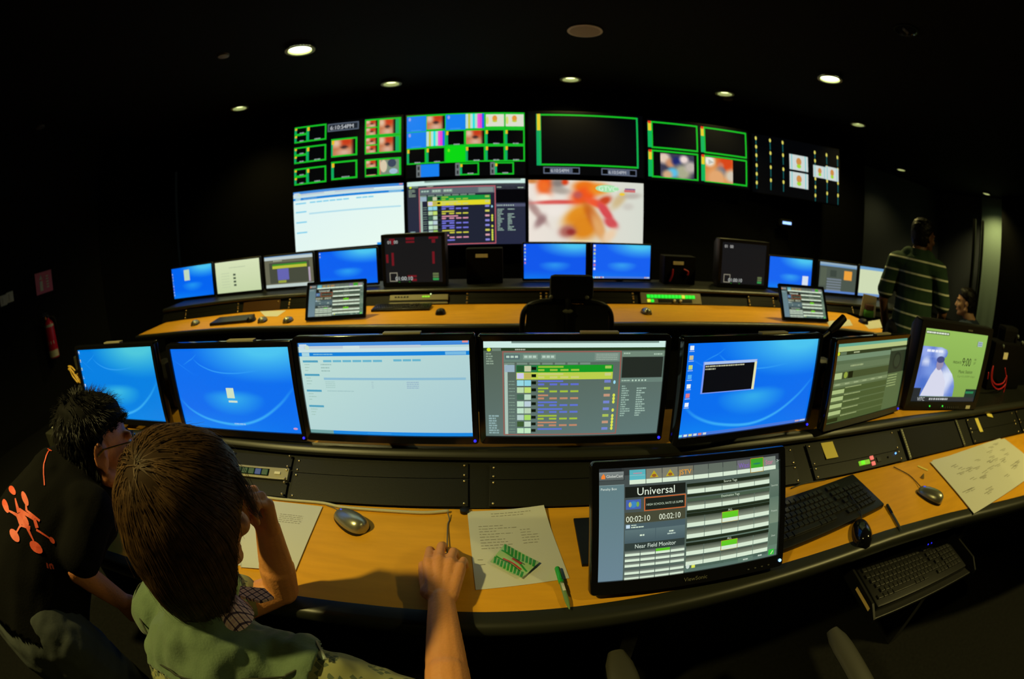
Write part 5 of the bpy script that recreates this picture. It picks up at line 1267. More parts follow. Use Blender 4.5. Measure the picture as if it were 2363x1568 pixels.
def fuse(name, mb, voxel, smooth, m, parent, base, keep=None, thick=None, disp=None, label=None):
    me = bpy.data.meshes.new(name); me.from_pydata([tuple(v) for v in mb.v], [], mb.f); me.update()
    o = bpy.data.objects.new(name, me); COL.objects.link(o)
    r = o.modifiers.new('r', 'REMESH'); r.mode = 'VOXEL'; r.voxel_size = voxel; r.adaptivity = 0
    s_ = o.modifiers.new('s', 'SMOOTH'); s_.factor = .5; s_.iterations = smooth
    dg = bpy.context.evaluated_depsgraph_get(); dg.update()
    me2 = bpy.data.meshes.new_from_object(o.evaluated_get(dg)); me2.name = name
    bpy.data.objects.remove(o); bpy.data.meshes.remove(me)
    bm = bmesh.new(); bm.from_mesh(me2)
    if disp:
        bm.normal_update()
        mv = [(v, v.normal * disp(v.co)) for v in bm.verts]
        for v, d in mv: v.co += d
    if keep:
        kill = [f for f in bm.faces if not keep(f.calc_center_median())]
        bmesh.ops.delete(bm, geom=kill, context='FACES')
        if thick:
            bm.normal_update(); bmesh.ops.solidify(bm, geom=list(bm.faces), thickness=thick)
    bm.to_mesh(me2); bm.free()
    b = Vector(base); me2.transform(Matrix.Translation(-b))
    me2.polygons.foreach_set('use_smooth', [True] * len(me2.polygons)); me2.materials.clear()
    q = link(name, me2, m, parent)
    if label: q['label'] = label
    return q
def fold(scale, amp, dirn=None):
    from mathutils import noise
    def f(p):
        q = Vector((p.x, p.y, p.z)) * scale
        if dirn: q = Vector((q.x * dirn[0], q.y * dirn[1], q.z * dirn[2]))
        return amp * (noise.noise(q) + .5 * noise.noise(q * 2.1))
    return f
def hand(mb, wrist, d, n, s, curls, spread=.09, k=1.0, thumb=(.6, .35, .3), thumb_dir=None):
    """wrist point, finger direction d, back-of-hand normal n, thumb side s; curls: per finger three bend angles"""
    d = Vector(d).normalized(); n = Vector(n); n = (n - d * n.dot(d)).normalized(); s = Vector(s); s = (s - d * s.dot(d) - n * s.dot(n)).normalized()
    w_ = Vector(wrist); kn = []
    for i, (off, L) in enumerate(((.030, .088), (.010, .092), (-.011, .086), (-.030, .077))):
        K = w_ + d * L * k + s * off * k + n * (.006 - abs(i - 1.2) * .003) * k
        B = w_ + d * .012 * k + s * off * .55 * k
        cap(mb, B, .0145 * k, K, .0112 * k, 10); cap(mb, B - n * .008 * k, .012 * k, K - n * .008 * k, .0105 * k, 10); kn.append(K)
    for i, K in enumerate(kn):
        ls = [(.043, .026, .021), (.047, .030, .022), (.044, .028, .022), (.034, .021, .019)][i]
        dd = (d + s * (1.3 - i) * spread).normalized(); p = K; ax = dd.cross(n).normalized(); a = 0; r = .0100 * k * (.88 if i == 3 else 1)
        for L, c in zip(ls, curls[i]):
            a += c; v = dd * math.cos(a) - n * math.sin(a); q = p + v * L * k; cap(mb, p, r, q, r * .9, 10); p = q; r *= .92
    tb = w_ + d * .022 * k + s * .026 * k - n * .006 * k; p = tb; dirs = thumb_dir or (d * .62 + s * .62 - n * .25)
    dirs = Vector(dirs).normalized(); cap(mb, w_ + d * .008 * k + s * .012 * k, .014 * k, p, .015 * k, 10); r = .0125 * k
    for L, c in zip((.040, .030, .025), thumb):
        q = p + dirs * L * k; cap(mb, p, r, q, r * .88, 10); p = q; r *= .88; dirs = (dirs * math.cos(c * .6) + d * math.sin(c * .6) - n * c * .15).normalized()
def head(mb, c, Rm, k=1.0, ears=True):
    def P_(x, y, z): return Vector(c) + Rm @ Vector((x * k, y * k, z * k))
    sc = lambda a, b, c_: (a * k, b * k, c_ * k)
    ell(mb, P_(0, -.012, .025), sc(.075, .094, .086), Rm); ell(mb, P_(0, .03, -.02), sc(.062, .066, .078), Rm)
    ell(mb, P_(0, .045, -.075), sc(.045, .045, .035), Rm); ell(mb, P_(0, .078, -.095), sc(.020, .015, .014), Rm)
    for sx in (-1, 1):
        ell(mb, P_(sx * .040, .062, -.025), sc(.026, .022, .022), Rm); cap(mb, P_(sx * .055, .0, -.055), .022 * k, P_(sx * .02, .065, -.088), .018 * k)
        cap(mb, P_(sx * .045, .078, .022), .009 * k, P_(sx * .012, .086, .018), .009 * k)
        if ears:
            ell(mb, P_(sx * .078, -.005, -.012), sc(.007, .017, .030), Rm @ Matrix.Rotation(sx * .25, 3, 'Z'), 12)
            for q in range(7):
                a = -.6 + q * .55; cap(mb, P_(sx * .083, -.012 - .014 * math.cos(a) * .9, -.010 + .028 * math.sin(a)), .0042 * k, P_(sx * .083, -.012 - .014 * math.cos(a + .55) * .9, -.010 + .028 * math.sin(a + .55)), .0042 * k, 8)
    cap(mb, P_(0, .088, .010), .006 * k, P_(0, .108, -.028), .010 * k); 
    for sx in (-1, 1): ell(mb, P_(sx * .011, .097, -.033), sc(.009, .010, .008), Rm, 10)
    cap(mb, P_(-.016, .087, -.058), .007 * k, P_(.016, .087, -.058), .007 * k); cap(mb, P_(-.014, .085, -.068), .007 * k, P_(.014, .085, -.068), .007 * k)
    return P_
def face_parts(t, base, P_, Rm, k, brow=(0.01, 0.008, 0.006), mouth=(0.28, 0.09, 0.06)):
    b = Vector(base)
    for sx in (-1, 1):
        e = MB(); e.ball(P_(sx * .030, .075, .004) - b, .0115 * k, 14); eo = e.build('eye', mat('eye_white', (0.6, 0.58, 0.5), 0.25), t, True)
        e = MB(); e.ball(P_(sx * .030, .0835, .004) - b, .005 * k, 10); e.build('iris', mat('iris', (0.01, 0.006, 0.004), 0.15), eo, True)
        e = MB(); e.tube([P_(sx * .012, .0935, .020) - b, P_(sx * .030, .0925, .025) - b, P_(sx * .048, .078, .020) - b], .0035 * k, 6); e.build('eyebrow', mat('brow', brow, 0.8), t, True)
    e = MB(); e.tube([P_(-.022, .0895, -.061) - b, P_(-.008, .0955, -.062) - b, P_(.008, .0955, -.062) - b, P_(.022, .0895, -.061) - b], [.002 * k, .0048 * k, .0048 * k, .002 * k], 8); e.build('lips', mat('lips_%d' % int(mouth[0] * 100), mouth, 0.5), t, True)
def ribbons(paths, w0, w1, name, m, parent, base, normal_from):
    vs, fs = [], []; b = Vector(base)
    for pts in paths:
        n = len(pts); k = len(vs)
        for i, p in enumerate(pts):
            t = (pts[min(i + 1, n - 1)] - pts[max(i - 1, 0)]).normalized(); nr = (p - normal_from).normalized(); sd = t.cross(nr)
            sd = sd.normalized() if sd.length > 1e-6 else Vector((1, 0, 0)); w_ = (w0 + (w1 - w0) * i / (n - 1)) * .5
            vs += [p - sd * w_ - b, p + nr * w_ * .8 - b, p + sd * w_ - b]
        for i in range(n - 1): a = k + 3 * i; fs += [(a, a + 1, a + 4, a + 3), (a + 1, a + 2, a + 5, a + 4)]
    me = bpy.data.meshes.new(name); me.from_pydata([tuple(v) for v in vs], [], fs); me.update()
    me.polygons.foreach_set('use_smooth', [True] * len(me.polygons)); return link(name, me, m, parent)
def join_into(o, p, m=None):
    """adds mesh p to mesh o (same part)"""
    if m:
        o.data.materials.append(m); p.data.materials.append(m); p.data.polygons.foreach_set('material_index', [1] * len(p.data.polygons))
    bm = bmesh.new(); bm.from_mesh(o.data); bm.from_mesh(p.data); bm.to_mesh(o.data); bm.free(); bpy.data.objects.remove(p)

def skin(name, rgb):
    m = mat(name, rgb, 0.55, noise=(14, 0.12), bump=(180, 0.12)); b = m.node_tree.nodes['Principled BSDF']
    b.inputs['Subsurface Weight'].default_value = 0.12; b.inputs['Subsurface Radius'].default_value = (1, .35, .15); b.inputs['Subsurface Scale'].default_value = 0.006
    return m
SKIN1 = skin('skin_warm', (0.66, 0.27, 0.085)); SKIN2 = skin('skin_tan', (0.58, 0.21, 0.085)); SKIN3 = skin('skin_brown', (0.16, 0.07, 0.035))
def pixel_fabric():
    m = mat('pixel_print_fabric', (0.2, 0.2, 0.08), 0.9); nt = m.node_tree; b = nt.nodes['Principled BSDF']
    tc = nt.nodes.new('ShaderNodeTexCoord'); mp = nt.nodes.new('ShaderNodeMapping'); mp.inputs['Rotation'].default_value = (.5, .5, .6); mp.inputs['Scale'].default_value = (1, 1, 1)
    nt.links.new(tc.outputs['Object'], mp.inputs[0])
    def vm(op, a, bval=None):
        n = nt.nodes.new('ShaderNodeVectorMath'); n.operation = op; nt.links.new(a, n.inputs[0])
        if bval is not None: n.inputs[1].default_value = bval
        return n.outputs[0]
    sc_ = vm('SCALE', mp.outputs[0]); sc_.node.inputs['Scale'].default_value = 105
    fl = vm('FLOOR', sc_); fr = vm('FRACTION', sc_)
    big = vm('SCALE', fl); big.node.inputs['Scale'].default_value = .22
    wn = nt.nodes.new('ShaderNodeTexNoise'); wn.inputs['Scale'].default_value = 1.3; nt.links.new(big, wn.inputs[0])
    w2 = nt.nodes.new('ShaderNodeTexWhiteNoise'); nt.links.new(fl, w2.inputs[0])
    sep = nt.nodes.new('ShaderNodeSeparateXYZ'); nt.links.new(fr, sep.inputs[0])
    def mth(op, a, bv, c=None):
        n = nt.nodes.new('ShaderNodeMath'); n.operation = op
        nt.links.new(a, n.inputs[0])
        if hasattr(bv, 'node'): nt.links.new(bv, n.inputs[1])
        else: n.inputs[1].default_value = bv
        return n.outputs[0]
    gx = mth('GREATER_THAN', sep.outputs[0], .14); gy = mth('GREATER_THAN', sep.outputs[1], .14)
    a = mth('GREATER_THAN', wn.outputs[0], .535); c = mth('GREATER_THAN', w2.outputs[0], .25)
    f = mth('MULTIPLY', mth('MULTIPLY', gx, gy), mth('MULTIPLY', a, c))
    mx = nt.nodes.new('ShaderNodeMix'); mx.data_type = 'RGBA'; nt.links.new(f, mx.inputs[0])
    mx.inputs[6].default_value = (0.235, 0.235, 0.10, 1); mx.inputs[7].default_value = (0.075, 0.095, 0.05, 1)
    nt.links.new(mx.outputs[2], b.inputs['Base Color']); return m
def plaid():
    m = mat('plaid_cotton', (0.5, 0.4, 0.4), 0.9); nt = m.node_tree; b = nt.nodes['Principled BSDF']
    tc = nt.nodes.new('ShaderNodeTexCoord'); out = []
    for ang, sc_, w_ in ((.3, 30, .0), (.3 + PI / 2, 26, .5)):
        mp = nt.nodes.new('ShaderNodeMapping'); mp.inputs['Rotation'].default_value = (0, 0, ang); nt.links.new(tc.outputs['Object'], mp.inputs[0])
        wv = nt.nodes.new('ShaderNodeTexWave'); wv.inputs['Scale'].default_value = sc_; nt.links.new(mp.outputs[0], wv.inputs[0])
        cr_ = nt.nodes.new('ShaderNodeValToRGB'); cr_.color_ramp.interpolation = 'CONSTANT'; nt.links.new(wv.outputs[0], cr_.inputs[0])
        cr_.color_ramp.elements[0].color = (0.10, 0.07, 0.13, 1); cr_.color_ramp.elements[0].position = 0; cr_.color_ramp.elements[1].position = .09; cr_.color_ramp.elements[1].color = (0.85, 0.70, 0.66, 1)
        e = cr_.color_ramp.elements.new(.62); e.color = (0.98, 0.96, 0.80, 1); e = cr_.color_ramp.elements.new(.75); e.color = (0.8, 0.62, 0.62, 1); out.append(cr_.outputs[0])
    mx = nt.nodes.new('ShaderNodeMix'); mx.data_type = 'RGBA'; mx.blend_type = 'MULTIPLY'; mx.inputs[0].default_value = 1; nt.links.new(out[0], mx.inputs[6]); nt.links.new(out[1], mx.inputs[7])
    nt.links.new(mx.outputs[2], b.inputs['Base Color']); return m
GREENV = mat('olive_green_cotton', (0.098, 0.150, 0.082), 0.9, noise=(9, 0.15), bump=(240, 0.15), sheen=.2)
PIX = pixel_fabric(); PLAID = plaid()
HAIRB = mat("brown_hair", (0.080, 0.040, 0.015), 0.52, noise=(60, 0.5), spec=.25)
HAIRK = mat('black_hair', (0.006, 0.005, 0.005), 0.48, spec=.25)
BLACKT = mat('black_cotton', (0.0035, 0.0033, 0.003), 0.95, bump=(200, 0.1), spec=.12); JEANS = mat('grey_denim', (0.042, 0.050, 0.048), 0.85, noise=(12, 0.12), bump=(150, 0.05))

# ---- seated man in the foreground
B1 = Vector((-.50, .12, 0))
p1 = empty('person', B1, 0, 'seated person in a green waistcoat with bobbed brown hair, one hand on a mouse', 'person')
H1 = V(-.484, .405, -.386); R1 = frame_m((math.sin(.08), math.cos(.08), -.30), (.03, .0, 1))
b = MB(); P1 = head(b, H1, R1, 1.06)
neck0 = V(-.50, .33, -.555)
cap(b, H1 + R1 @ Vector((0, -.015, -.05)), .052, neck0, .054); cap(b, neck0, .056, V(-.50, .27, -.64), .085)
Ls, Rs = V(-.665, .345, -.635), V(-.335, .33, -.655)
cap(b, Ls, .050, Rs, .050); cap(b, V(-.5, .28, -.67), .105, V(-.5, .16, -.86), .105, flat=(Vector((0, 1, 0)), .85)); cap(b, V(-.5, .16, -.86), .105, V(-.5, .06, -.95), .105)
Le, Lw = V(-.478, .548, -.692), V(-.447, .548, -.515)
cap(b, Ls, .047, V(-.600, .46, -.715), .043); cap(b, V(-.600, .46, -.715), .042, Le, .035); cap(b, Le, .037, Le.lerp(Lw, .35), .040); cap(b, Le.lerp(Lw, .35), .040, Lw, .0265, flat=(Vector((0, 1, 0)), .9))
Re, Rw = V(-.105, .335, -.722), V(-.141, .578, -.692)
cap(b, Rs, .050, Re, .040); cap(b, Re, .041, Re.lerp(Rw, .3), .040); cap(b, Re.lerp(Rw, .3), .040, Rw, .0265, flat=(Vector((0, 0, 1)), .85))
hand(b, Rw + Vector((0, -.004, .002)), (-.03, 1, .12), (0, -.1, 1), (-1, 0, 0), [(.35, .55, .35), (.30, .50, .35), (.38, .58, .35), (.50, .6, .4)], spread=.055, k=1.13, thumb=(.4, .3, .2), thumb_dir=(-.30, .9, -.22))
hand(b, Lw + Vector((0, 0, -.006)), (.02, -.02, 1), (.25, .95, -.05), (-1, .2, 0), [(1.15, 1.5, .75), (1.1, 1.5, .75), (1.05, 1.45, .8), (1.0, 1.4, .8)], spread=.03, k=.94, thumb=(.5, .5, .4), thumb_dir=(-.5, -.45, .7))
for sx in (-1, 1):
    cap(b, V(-.5 + sx * .08, .05, -.98), .085, V(-.5 + sx * .11, .44, -.97), .06); cap(b, V(-.5 + sx * .11, .44, -.97), .055, V(-.5 + sx * .11, .42, -1.38), .04); cap(b, V(-.5 + sx * .11, .42, -1.44), .035, V(-.5 + sx * .12, .55, -1.45), .03)
fuse('body', b, .0032, 4, SKIN1, p1, B1)
face_parts(p1, B1, P1, R1, 1.02)
# nails
q = MB()
# hair: shell plus strands
def hair_shell(mb, P_, Rm, prof, k=1.0, n=40):
    rings = []
    for (z, r, fy, by) in prof:      # height, side radius, front radius, back radius
        rings.append([P_(r * math.cos(2 * PI * i / n), (fy if math.sin(2 * PI * i / n) > 0 else by) * math.sin(2 * PI * i / n) - .012, z) for i in range(n)])
    mb.loft(rings)
prof1 = [(.126, .02, .02, .02), (.122, .045, .045, .048), (.108, .073, .078, .080), (.085, .092, .098, .100), (.05, .103, .104, .116), (.015, .106, .078, .121), (-.02, .102, .035, .120), (-.055, .097, .014, .113), (-.09, .087, .004, .102), (-.122, .072, .002, .088), (-.148, .054, .002, .070), (-.163, .034, .002, .050)]
hs = MB(); hair_shell(hs, P1, R1, [(z, r - .006, f - .006, bk - .006) for z, r, f, bk in prof1])
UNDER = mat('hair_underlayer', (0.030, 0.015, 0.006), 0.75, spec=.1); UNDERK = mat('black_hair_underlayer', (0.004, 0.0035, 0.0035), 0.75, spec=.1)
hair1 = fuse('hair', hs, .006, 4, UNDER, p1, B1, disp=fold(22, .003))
def prof_at(pr, t):
    x = t * (len(pr) - 1); i = min(int(x), len(pr) - 2); f = x - i
    return [pr[i][j] + (pr[i + 1][j] - pr[i][j]) * f for j in range(4)]
paths = []; rnd = random.Random(3)
bvh = BVHTree.FromObject(hair1, bpy.context.evaluated_depsgraph_get())
WH = R1 @ Vector((.02, -.72, .70)); DN = Vector((0, 0, -1))
for s_ in range(11000):
    u_ = rnd.uniform(-1, 1); an = rnd.uniform(0, 2 * PI); q_ = math.sqrt(1 - u_ * u_); d0 = Vector((q_ * math.cos(an), q_ * math.sin(an), u_))
    h = bvh.find_nearest(H1 + d0 * .11 - B1); p = h[0] + B1; off = rnd.uniform(-.0015, .0045); pts = []; L = rnd.uniform(.07, .17); WJ = WH + Vector((rnd.uniform(-.09, .09), rnd.uniform(-.09, .09), rnd.uniform(-.09, .09))); fly = rnd.random() < .06; tw = rnd.uniform(-.25, .25)
    for i in range(10):
        h = bvh.find_nearest(p - B1)
        if h[0] is None: break
        n_ = h[1]; sp_ = h[0] + B1; pts.append(sp_ + n_ * (off + (.010 * (i / 9) ** 2 if fly else 0)))
        lo = R1.transposed() @ (sp_ - H1)
        if lo.y > .055 and lo.z < .03 or (lo.y > .022 and lo.z < -.01): break
        if lo.z < -.150: pts.append(sp_ + DN * .010 + n_ * .001); break
        away = ((sp_ - H1).normalized() - WJ); away -= n_ * away.dot(n_); dn = DN - n_ * DN.dot(n_)
        k_ = min(1, max(0, .55 - lo.z * 9)); g_ = (away.normalized() if away.length > 1e-4 else dn) * (1 - k_) + dn * (k_ + .12)
        g_ += n_.cross(g_) * tw * .25 * (1 - k_)
        p = sp_ + g_.normalized() * L / 9
    if len(pts) > 3: paths.append(pts)
gd = catmull([(.040, -.005, .112), (.076, .012, .084), (.096, .028, .050), (.102, .036, .022), (.108, .047, .002)], 5)
for s_ in range(130):
    ox, oy, oz = rnd.gauss(0, .005), rnd.gauss(0, .009), rnd.gauss(0, .006); n0 = rnd.randrange(0, 8); n1 = rnd.randrange(14, 21); pts = []
    for i, g_ in enumerate(gd[n0:n1]):
        k_ = 1 - .75 * (i + n0) / 20; pts.append(P1(g_.x + ox * k_, g_.y + oy * k_ + .004 * math.sin(i * .5 + ox * 300), g_.z + oz * k_))
    if len(pts) > 4: paths.append(pts)
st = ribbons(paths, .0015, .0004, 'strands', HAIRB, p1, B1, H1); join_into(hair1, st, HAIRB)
# clothes
def torso1(g=0.0, arms=True):
    t = MB(); cap(t, Ls, .058 + g, Rs, .058 + g); cap(t, V(-.5, .285, -.655), .125 + g, V(-.5, .15, -.86), .13 + g, 20, flat=(Vector((0, 1, 0)), .88)); cap(t, V(-.5, .15, -.86), .132 + g, V(-.5, .06, -.95), .138 + g)
    cap(t, V(-.57, .32, -.625), .062 + g, V(-.43, .31, -.63), .062 + g); cap(t, V(-.60, .25, -.70), .07 + g, V(-.40, .24, -.71), .07 + g); cap(t, V(-.5, .30, -.61), .075 + g, V(-.5, .325, -.575), .066 + g)
    if arms: cap(t, Ls, .060 + g, V(-.56, .497, -.690), .050 + g); cap(t, Rs, .062 + g, Re + Vector((-.035, -.01, .012)), .054 + g)
    return t
def above_neck(p): return (p - V(-.5, .365, -.525)).length > .068
jk = fuse('jacket', torso1(), .006, 4, PIX, p1, B1, keep=above_neck, disp=fold(17, .008, (1, 1.2, 1)), label='jacket sleeves and sides with a pale green pixel print')
yk_c = V(-.5, .30, -.60)
def yoke_keep(p):
    d = p - V(-.5, .30, -.60)
    if not above_neck(p): return False
    e = ((p.x + .5 + .01) / .215) ** 2 + ((p.y - .34) / (.150 if p.y < .34 else .11)) ** 2
    return e < 1 and p.z > EYE.z - .80
yk = fuse('yoke', torso1(.013, True), .005, 5, GREENV, p1, B1, keep=yoke_keep, thick=.002, disp=fold(13, .012, (1.7, 1.0, 1)), label='plain olive green yoke over the shoulders')
# piping along the yoke rim and the zip at the shoulder
bv = BVHTree.FromObject(jk, bpy.context.evaluated_depsgraph_get())
def on_jacket(p, out=.004):
    h = bv.find_nearest(p - B1); return (h[0] + h[1] * out + B1) if h[0] else p
rim = []
for i in range(40):
    a = PI * .93 + (2 * PI - PI * .86 - .9) * 0 + (i / 39) * (PI * 1.05); x = -.51 + .215 * math.cos(a); y = .34 + .150 * math.sin(a)
    rim.append(on_jacket(V(x, y, -.56), .009) - B1)
MB().tube(rim, .0022, 6).build('piping', mat('dark_piping', (0.02, 0.025, 0.012), 0.8), p1, True)
z0 = on_jacket(V(-.302, .392, -.58), .010); z1 = on_jacket(V(-.285, .335, -.58), .010)
zp = MB(); zp.tube([z0 - B1, (z0 + z1) / 2 - B1 + Vector((.004, 0, .004)), z1 - B1], .0022, 6)
zipo = zp.build('zip', mat('pale_zip', (0.35, 0.45, 0.42), 0.4, 0.4), p1, True, label='pale zip at the shoulder')
tt = MB()
for i in range(22): c_ = z0.lerp(z1, i / 21) - B1 + Vector((.0035, 0, .003 + .004 * math.sin(PI * i / 21))); tt.box(c_, (.004, .0014, .003))
tt.build('teeth', mat('zip_teeth', (0.6, 0.65, 0.6), 0.3, 0.7), zipo)
cl = MB()
for i in range(16):
    a = -2.6 + i * 3.6 / 15
    pass
n = 26; rings = []
for r_, z_ in ((.058, -.520), (.064, -.535), (.074, -.556), (.079, -.566), (.073, -.568), (.056, -.550)):
    rings.append([V(-.5 + r_ * 1.08 * math.cos(a), .352 + r_ * .85 * math.sin(a), z_ - .018 * math.sin(a)) - B1 for a in [2 * PI * k / n for k in range(n)]])
MB().loft(rings + [rings[0]], caps=False).build('shirt_collar', PLAID, p1, True, label='purple and cream plaid shirt collar')
ft = MB(); c0 = V(-.470, .424, -.566) - B1
ft.prism([(0, 0), (.045, -.010), (.054, -.036), (.026, -.044), (-.010, -.025)], 0, .006); ft.v = [Matrix.Rotation(.75, 3, 'Z') @ Matrix.Rotation(.35, 3, 'Y') @ v + c0 for v in ft.v]
ft.build('collar_point', PLAID, p1)
# rolled cuffs
MB().lathe([(.052, 0), (.056, .004), (.056, .030), (.050, .034), (.044, .03), (.044, .002)], (V(-.553, .502, -.692) - B1), 20, Vector((-.55, -.5, .15)).to_track_quat('Z', 'Y').to_matrix()).build('cuff', GREENV, p1, True)
MB().lathe([(.053, 0), (.057, .004), (.057, .028), (.050, .032), (.044, .028), (.044, .002)], (Re + Vector((-.028, -.012, .01)) - B1), 20, (Rs - Re).to_track_quat('Z', 'Y').to_matrix()).build('cuff', GREENV, p1, True)
tr = MB()
for sx in (-1, 1): cap(tr, V(-.5 + sx * .08, .05, -.97), .10, V(-.5 + sx * .11, .44, -.965), .07); cap(tr, V(-.5 + sx * .11, .44, -.965), .068, V(-.5 + sx * .11, .42, -1.40), .055)
fuse('trousers', tr, .012, 3, mat('dark_trousers', (0.01, 0.01, 0.012), 0.9), p1, B1)
for sx in (-1, 1):
    sh = MB(); cap(sh, V(-.5 + sx * .11, .40, -1.435), .042, V(-.5 + sx * .12, .56, -1.44), .036); fuse('shoe', sh, .008, 2, BLACK, p1, B1)

# ---- bending man in a black T-shirt
B2 = Vector((-1.04, .16, 0))
p2 = empty('person', B2, 0, 'bending person in a black T-shirt with an orange molecule print and glasses', 'person')
H2 = V(-.965, .565, -.418); R2 = frame_m((.42, .86, -.22), (-.15, .10, 1))
b = MB(); P2 = head(b, H2, R2, 1.1)
cap(b, H2 + R2 @ Vector((0, -.03, -.05)), .054, V(-1.02, .47, -.49), .06)
c2a, c2b, c2c = V(-1.035, .44, -.520), V(-1.045, .28, -.560), V(-1.03, .15, -.64)
cap(b, c2a, .125, c2b, .12); cap(b, c2b, .12, c2c, .105)
S2r, S2l = V(-.895, .43, -.50), V(-1.19, .50, -.50)
cap(b, S2r, .05, S2l, .05)
E2, W2_ = V(-.890, .300, -.565), V(-.868, .352, -.690)
cap(b, S2r, .045, E2, .036); cap(b, E2, .036, W2_, .026); hand(b, W2_, (.10, .25, -.95), (.5, -.8, 0), (.6, .5, 0), [(.2, .3, .2), (.25, .35, .2), (.3, .4, .25), (.4, .4, .3)], k=.95, thumb_dir=(.3, .1, -.9))
E3 = V(-1.30, .62, -.70); W3 = V(-1.20, .70, -.70)
cap(b, S2l, .045, E3, .036); cap(b, E3, .036, W3, .026); hand(b, W3, (.6, .8, -.03), (0, 0, 1), (.8, -.5, 0), [(.2, .3, .2)] * 4, k=.95)
for sx, kx in ((-.09, -.12), (.09, .07)):
    cap(b, V(-1.03 + sx, .13, -.68), .09, V(-1.04 + kx, .22, -1.03), .055); cap(b, V(-1.04 + kx, .22, -1.03), .052, V(-1.06 + kx, .08, -1.41), .038); cap(b, V(-1.06 + kx, .06, -1.45), .032, V(-1.05 + kx, .20, -1.455), .028)
fuse('body', b, .0045, 4, SKIN2, p2, B2); face_parts(p2, B2, P2, R2, 1.1)
prof2 = [(.118, .02, .02, .02), (.112, .05, .058, .05), (.09, .078, .088, .086), (.06, .088, .094, .104), (.035, .087, .060, .107), (.012, .080, .010, .106), (-.012, .073, -.022, .103), (-.045, .066, -.032, .093), (-.07, .052, -.04, .078)]
hs = MB(); hair_shell(hs, P2, R2, [(z, r - .004, f - .004, bk - .004) for z, r, f, bk in prof2]); hair2 = fuse('hair', hs, .006, 3, UNDERK, p2, B2, disp=fold(40, .004))
paths = []; bvh = BVHTree.FromObject(hair2, bpy.context.evaluated_depsgraph_get()); WH2 = R2 @ Vector((0, -.35, .93))
for s_ in range(4200):
    u_ = rnd.uniform(-.75, 1); an = rnd.uniform(0, 2 * PI); q_ = math.sqrt(1 - u_ * u_); h = bvh.find_nearest(H2 + R2 @ Vector((q_ * math.cos(an), q_ * math.sin(an), u_)) * .11 - B2); p = h[0] + B2; n_ = h[1]
    lo = R2.transposed() @ (p - H2)
    if lo.y > .04 and lo.z < .02 or (lo.z < .012 and lo.y > -.02): continue
    away = (p - H2).normalized() - WH2; away -= n_ * away.dot(n_); away = away.normalized() if away.length > 1e-4 else Vector((1, 0, 0)); top = max(0, min(1, (lo.z - .035) / .06))
    L = rnd.uniform(.012, .026); lift = top * rnd.uniform(.25, 1.0) + rnd.uniform(0, .12); jit = Vector((rnd.uniform(-1, 1), rnd.uniform(-1, 1), rnd.uniform(-1, 1))) * .18
    dr = (away * (1 - .5 * lift) + n_ * lift + jit).normalized()
    paths.append([p - n_ * .002, p + n_ * .0015 + dr * L * .35, p + n_ * (.002 + .002 * lift) + dr * L * .7, p + n_ * .0015 + dr * L])
st = ribbons(paths, .0022, .0005, 'strands', HAIRK, p2, B2, H2); join_into(hair2, st, HAIRK)
gl = MB()
for sx in (-1, 1):
    gl.tube([P2(sx * .030 + .026 * math.cos(a) , .102 - abs(math.cos(a)) * .004 * 0 - (.006 if math.cos(a) * sx > 0 else 0), .002 + .017 * math.sin(a)) - B2 for a in [2 * PI * k / 16 for k in range(17)]], .0018, 6)
    gl.tube([P2(sx * .056, .097, .008) - B2, P2(sx * .078, .06, .010) - B2, P2(sx * .086, .0, .006) - B2, P2(sx * .086, -.018, -.006) - B2], .0022, 6)
gl.tube([P2(-.006, .104, .006) - B2, P2(.006, .104, .006) - B2], .0018, 6)
gl.build('glasses', mat('glasses_frame', (0.10, 0.07, 0.02), 0.25, 0.7), p2, True)
ts = MB(); cap(ts, c2a, .146, c2b, .155, 20); cap(ts, c2b, .155, V(-1.03, .17, -.615), .158, 20); cap(ts, V(-1.03, .17, -.615), .158, V(-1.02, .10, -.66), .158); cap(ts, V(-.92, .42, -.50), .072, V(-1.16, .49, -.50), .072)
cap(ts, V(-1.03, .42, -.46), .095, V(-1.01, .48, -.48), .074); cap(ts, S2r, .062, V(-.892, .325, -.545), .056); cap(ts, S2l, .062, V(-1.27, .58, -.64), .056)
def ts_keep(p): return (p - V(-1.02, .13, -.60)).dot(Vector((0, .75, .55))) > -.045 and (p - V(-.965, .54, -.455)).length > .066
tsh = fuse('t_shirt', ts, .007, 4, BLACKT, p2, B2, keep=ts_keep, disp=fold(9, .007), thick=.002)
bv2 = BVHTree.FromObject(tsh, bpy.context.evaluated_depsgraph_get())
ORG = mat('orange_print', (0.80, 0.085, 0.035), 0.6)
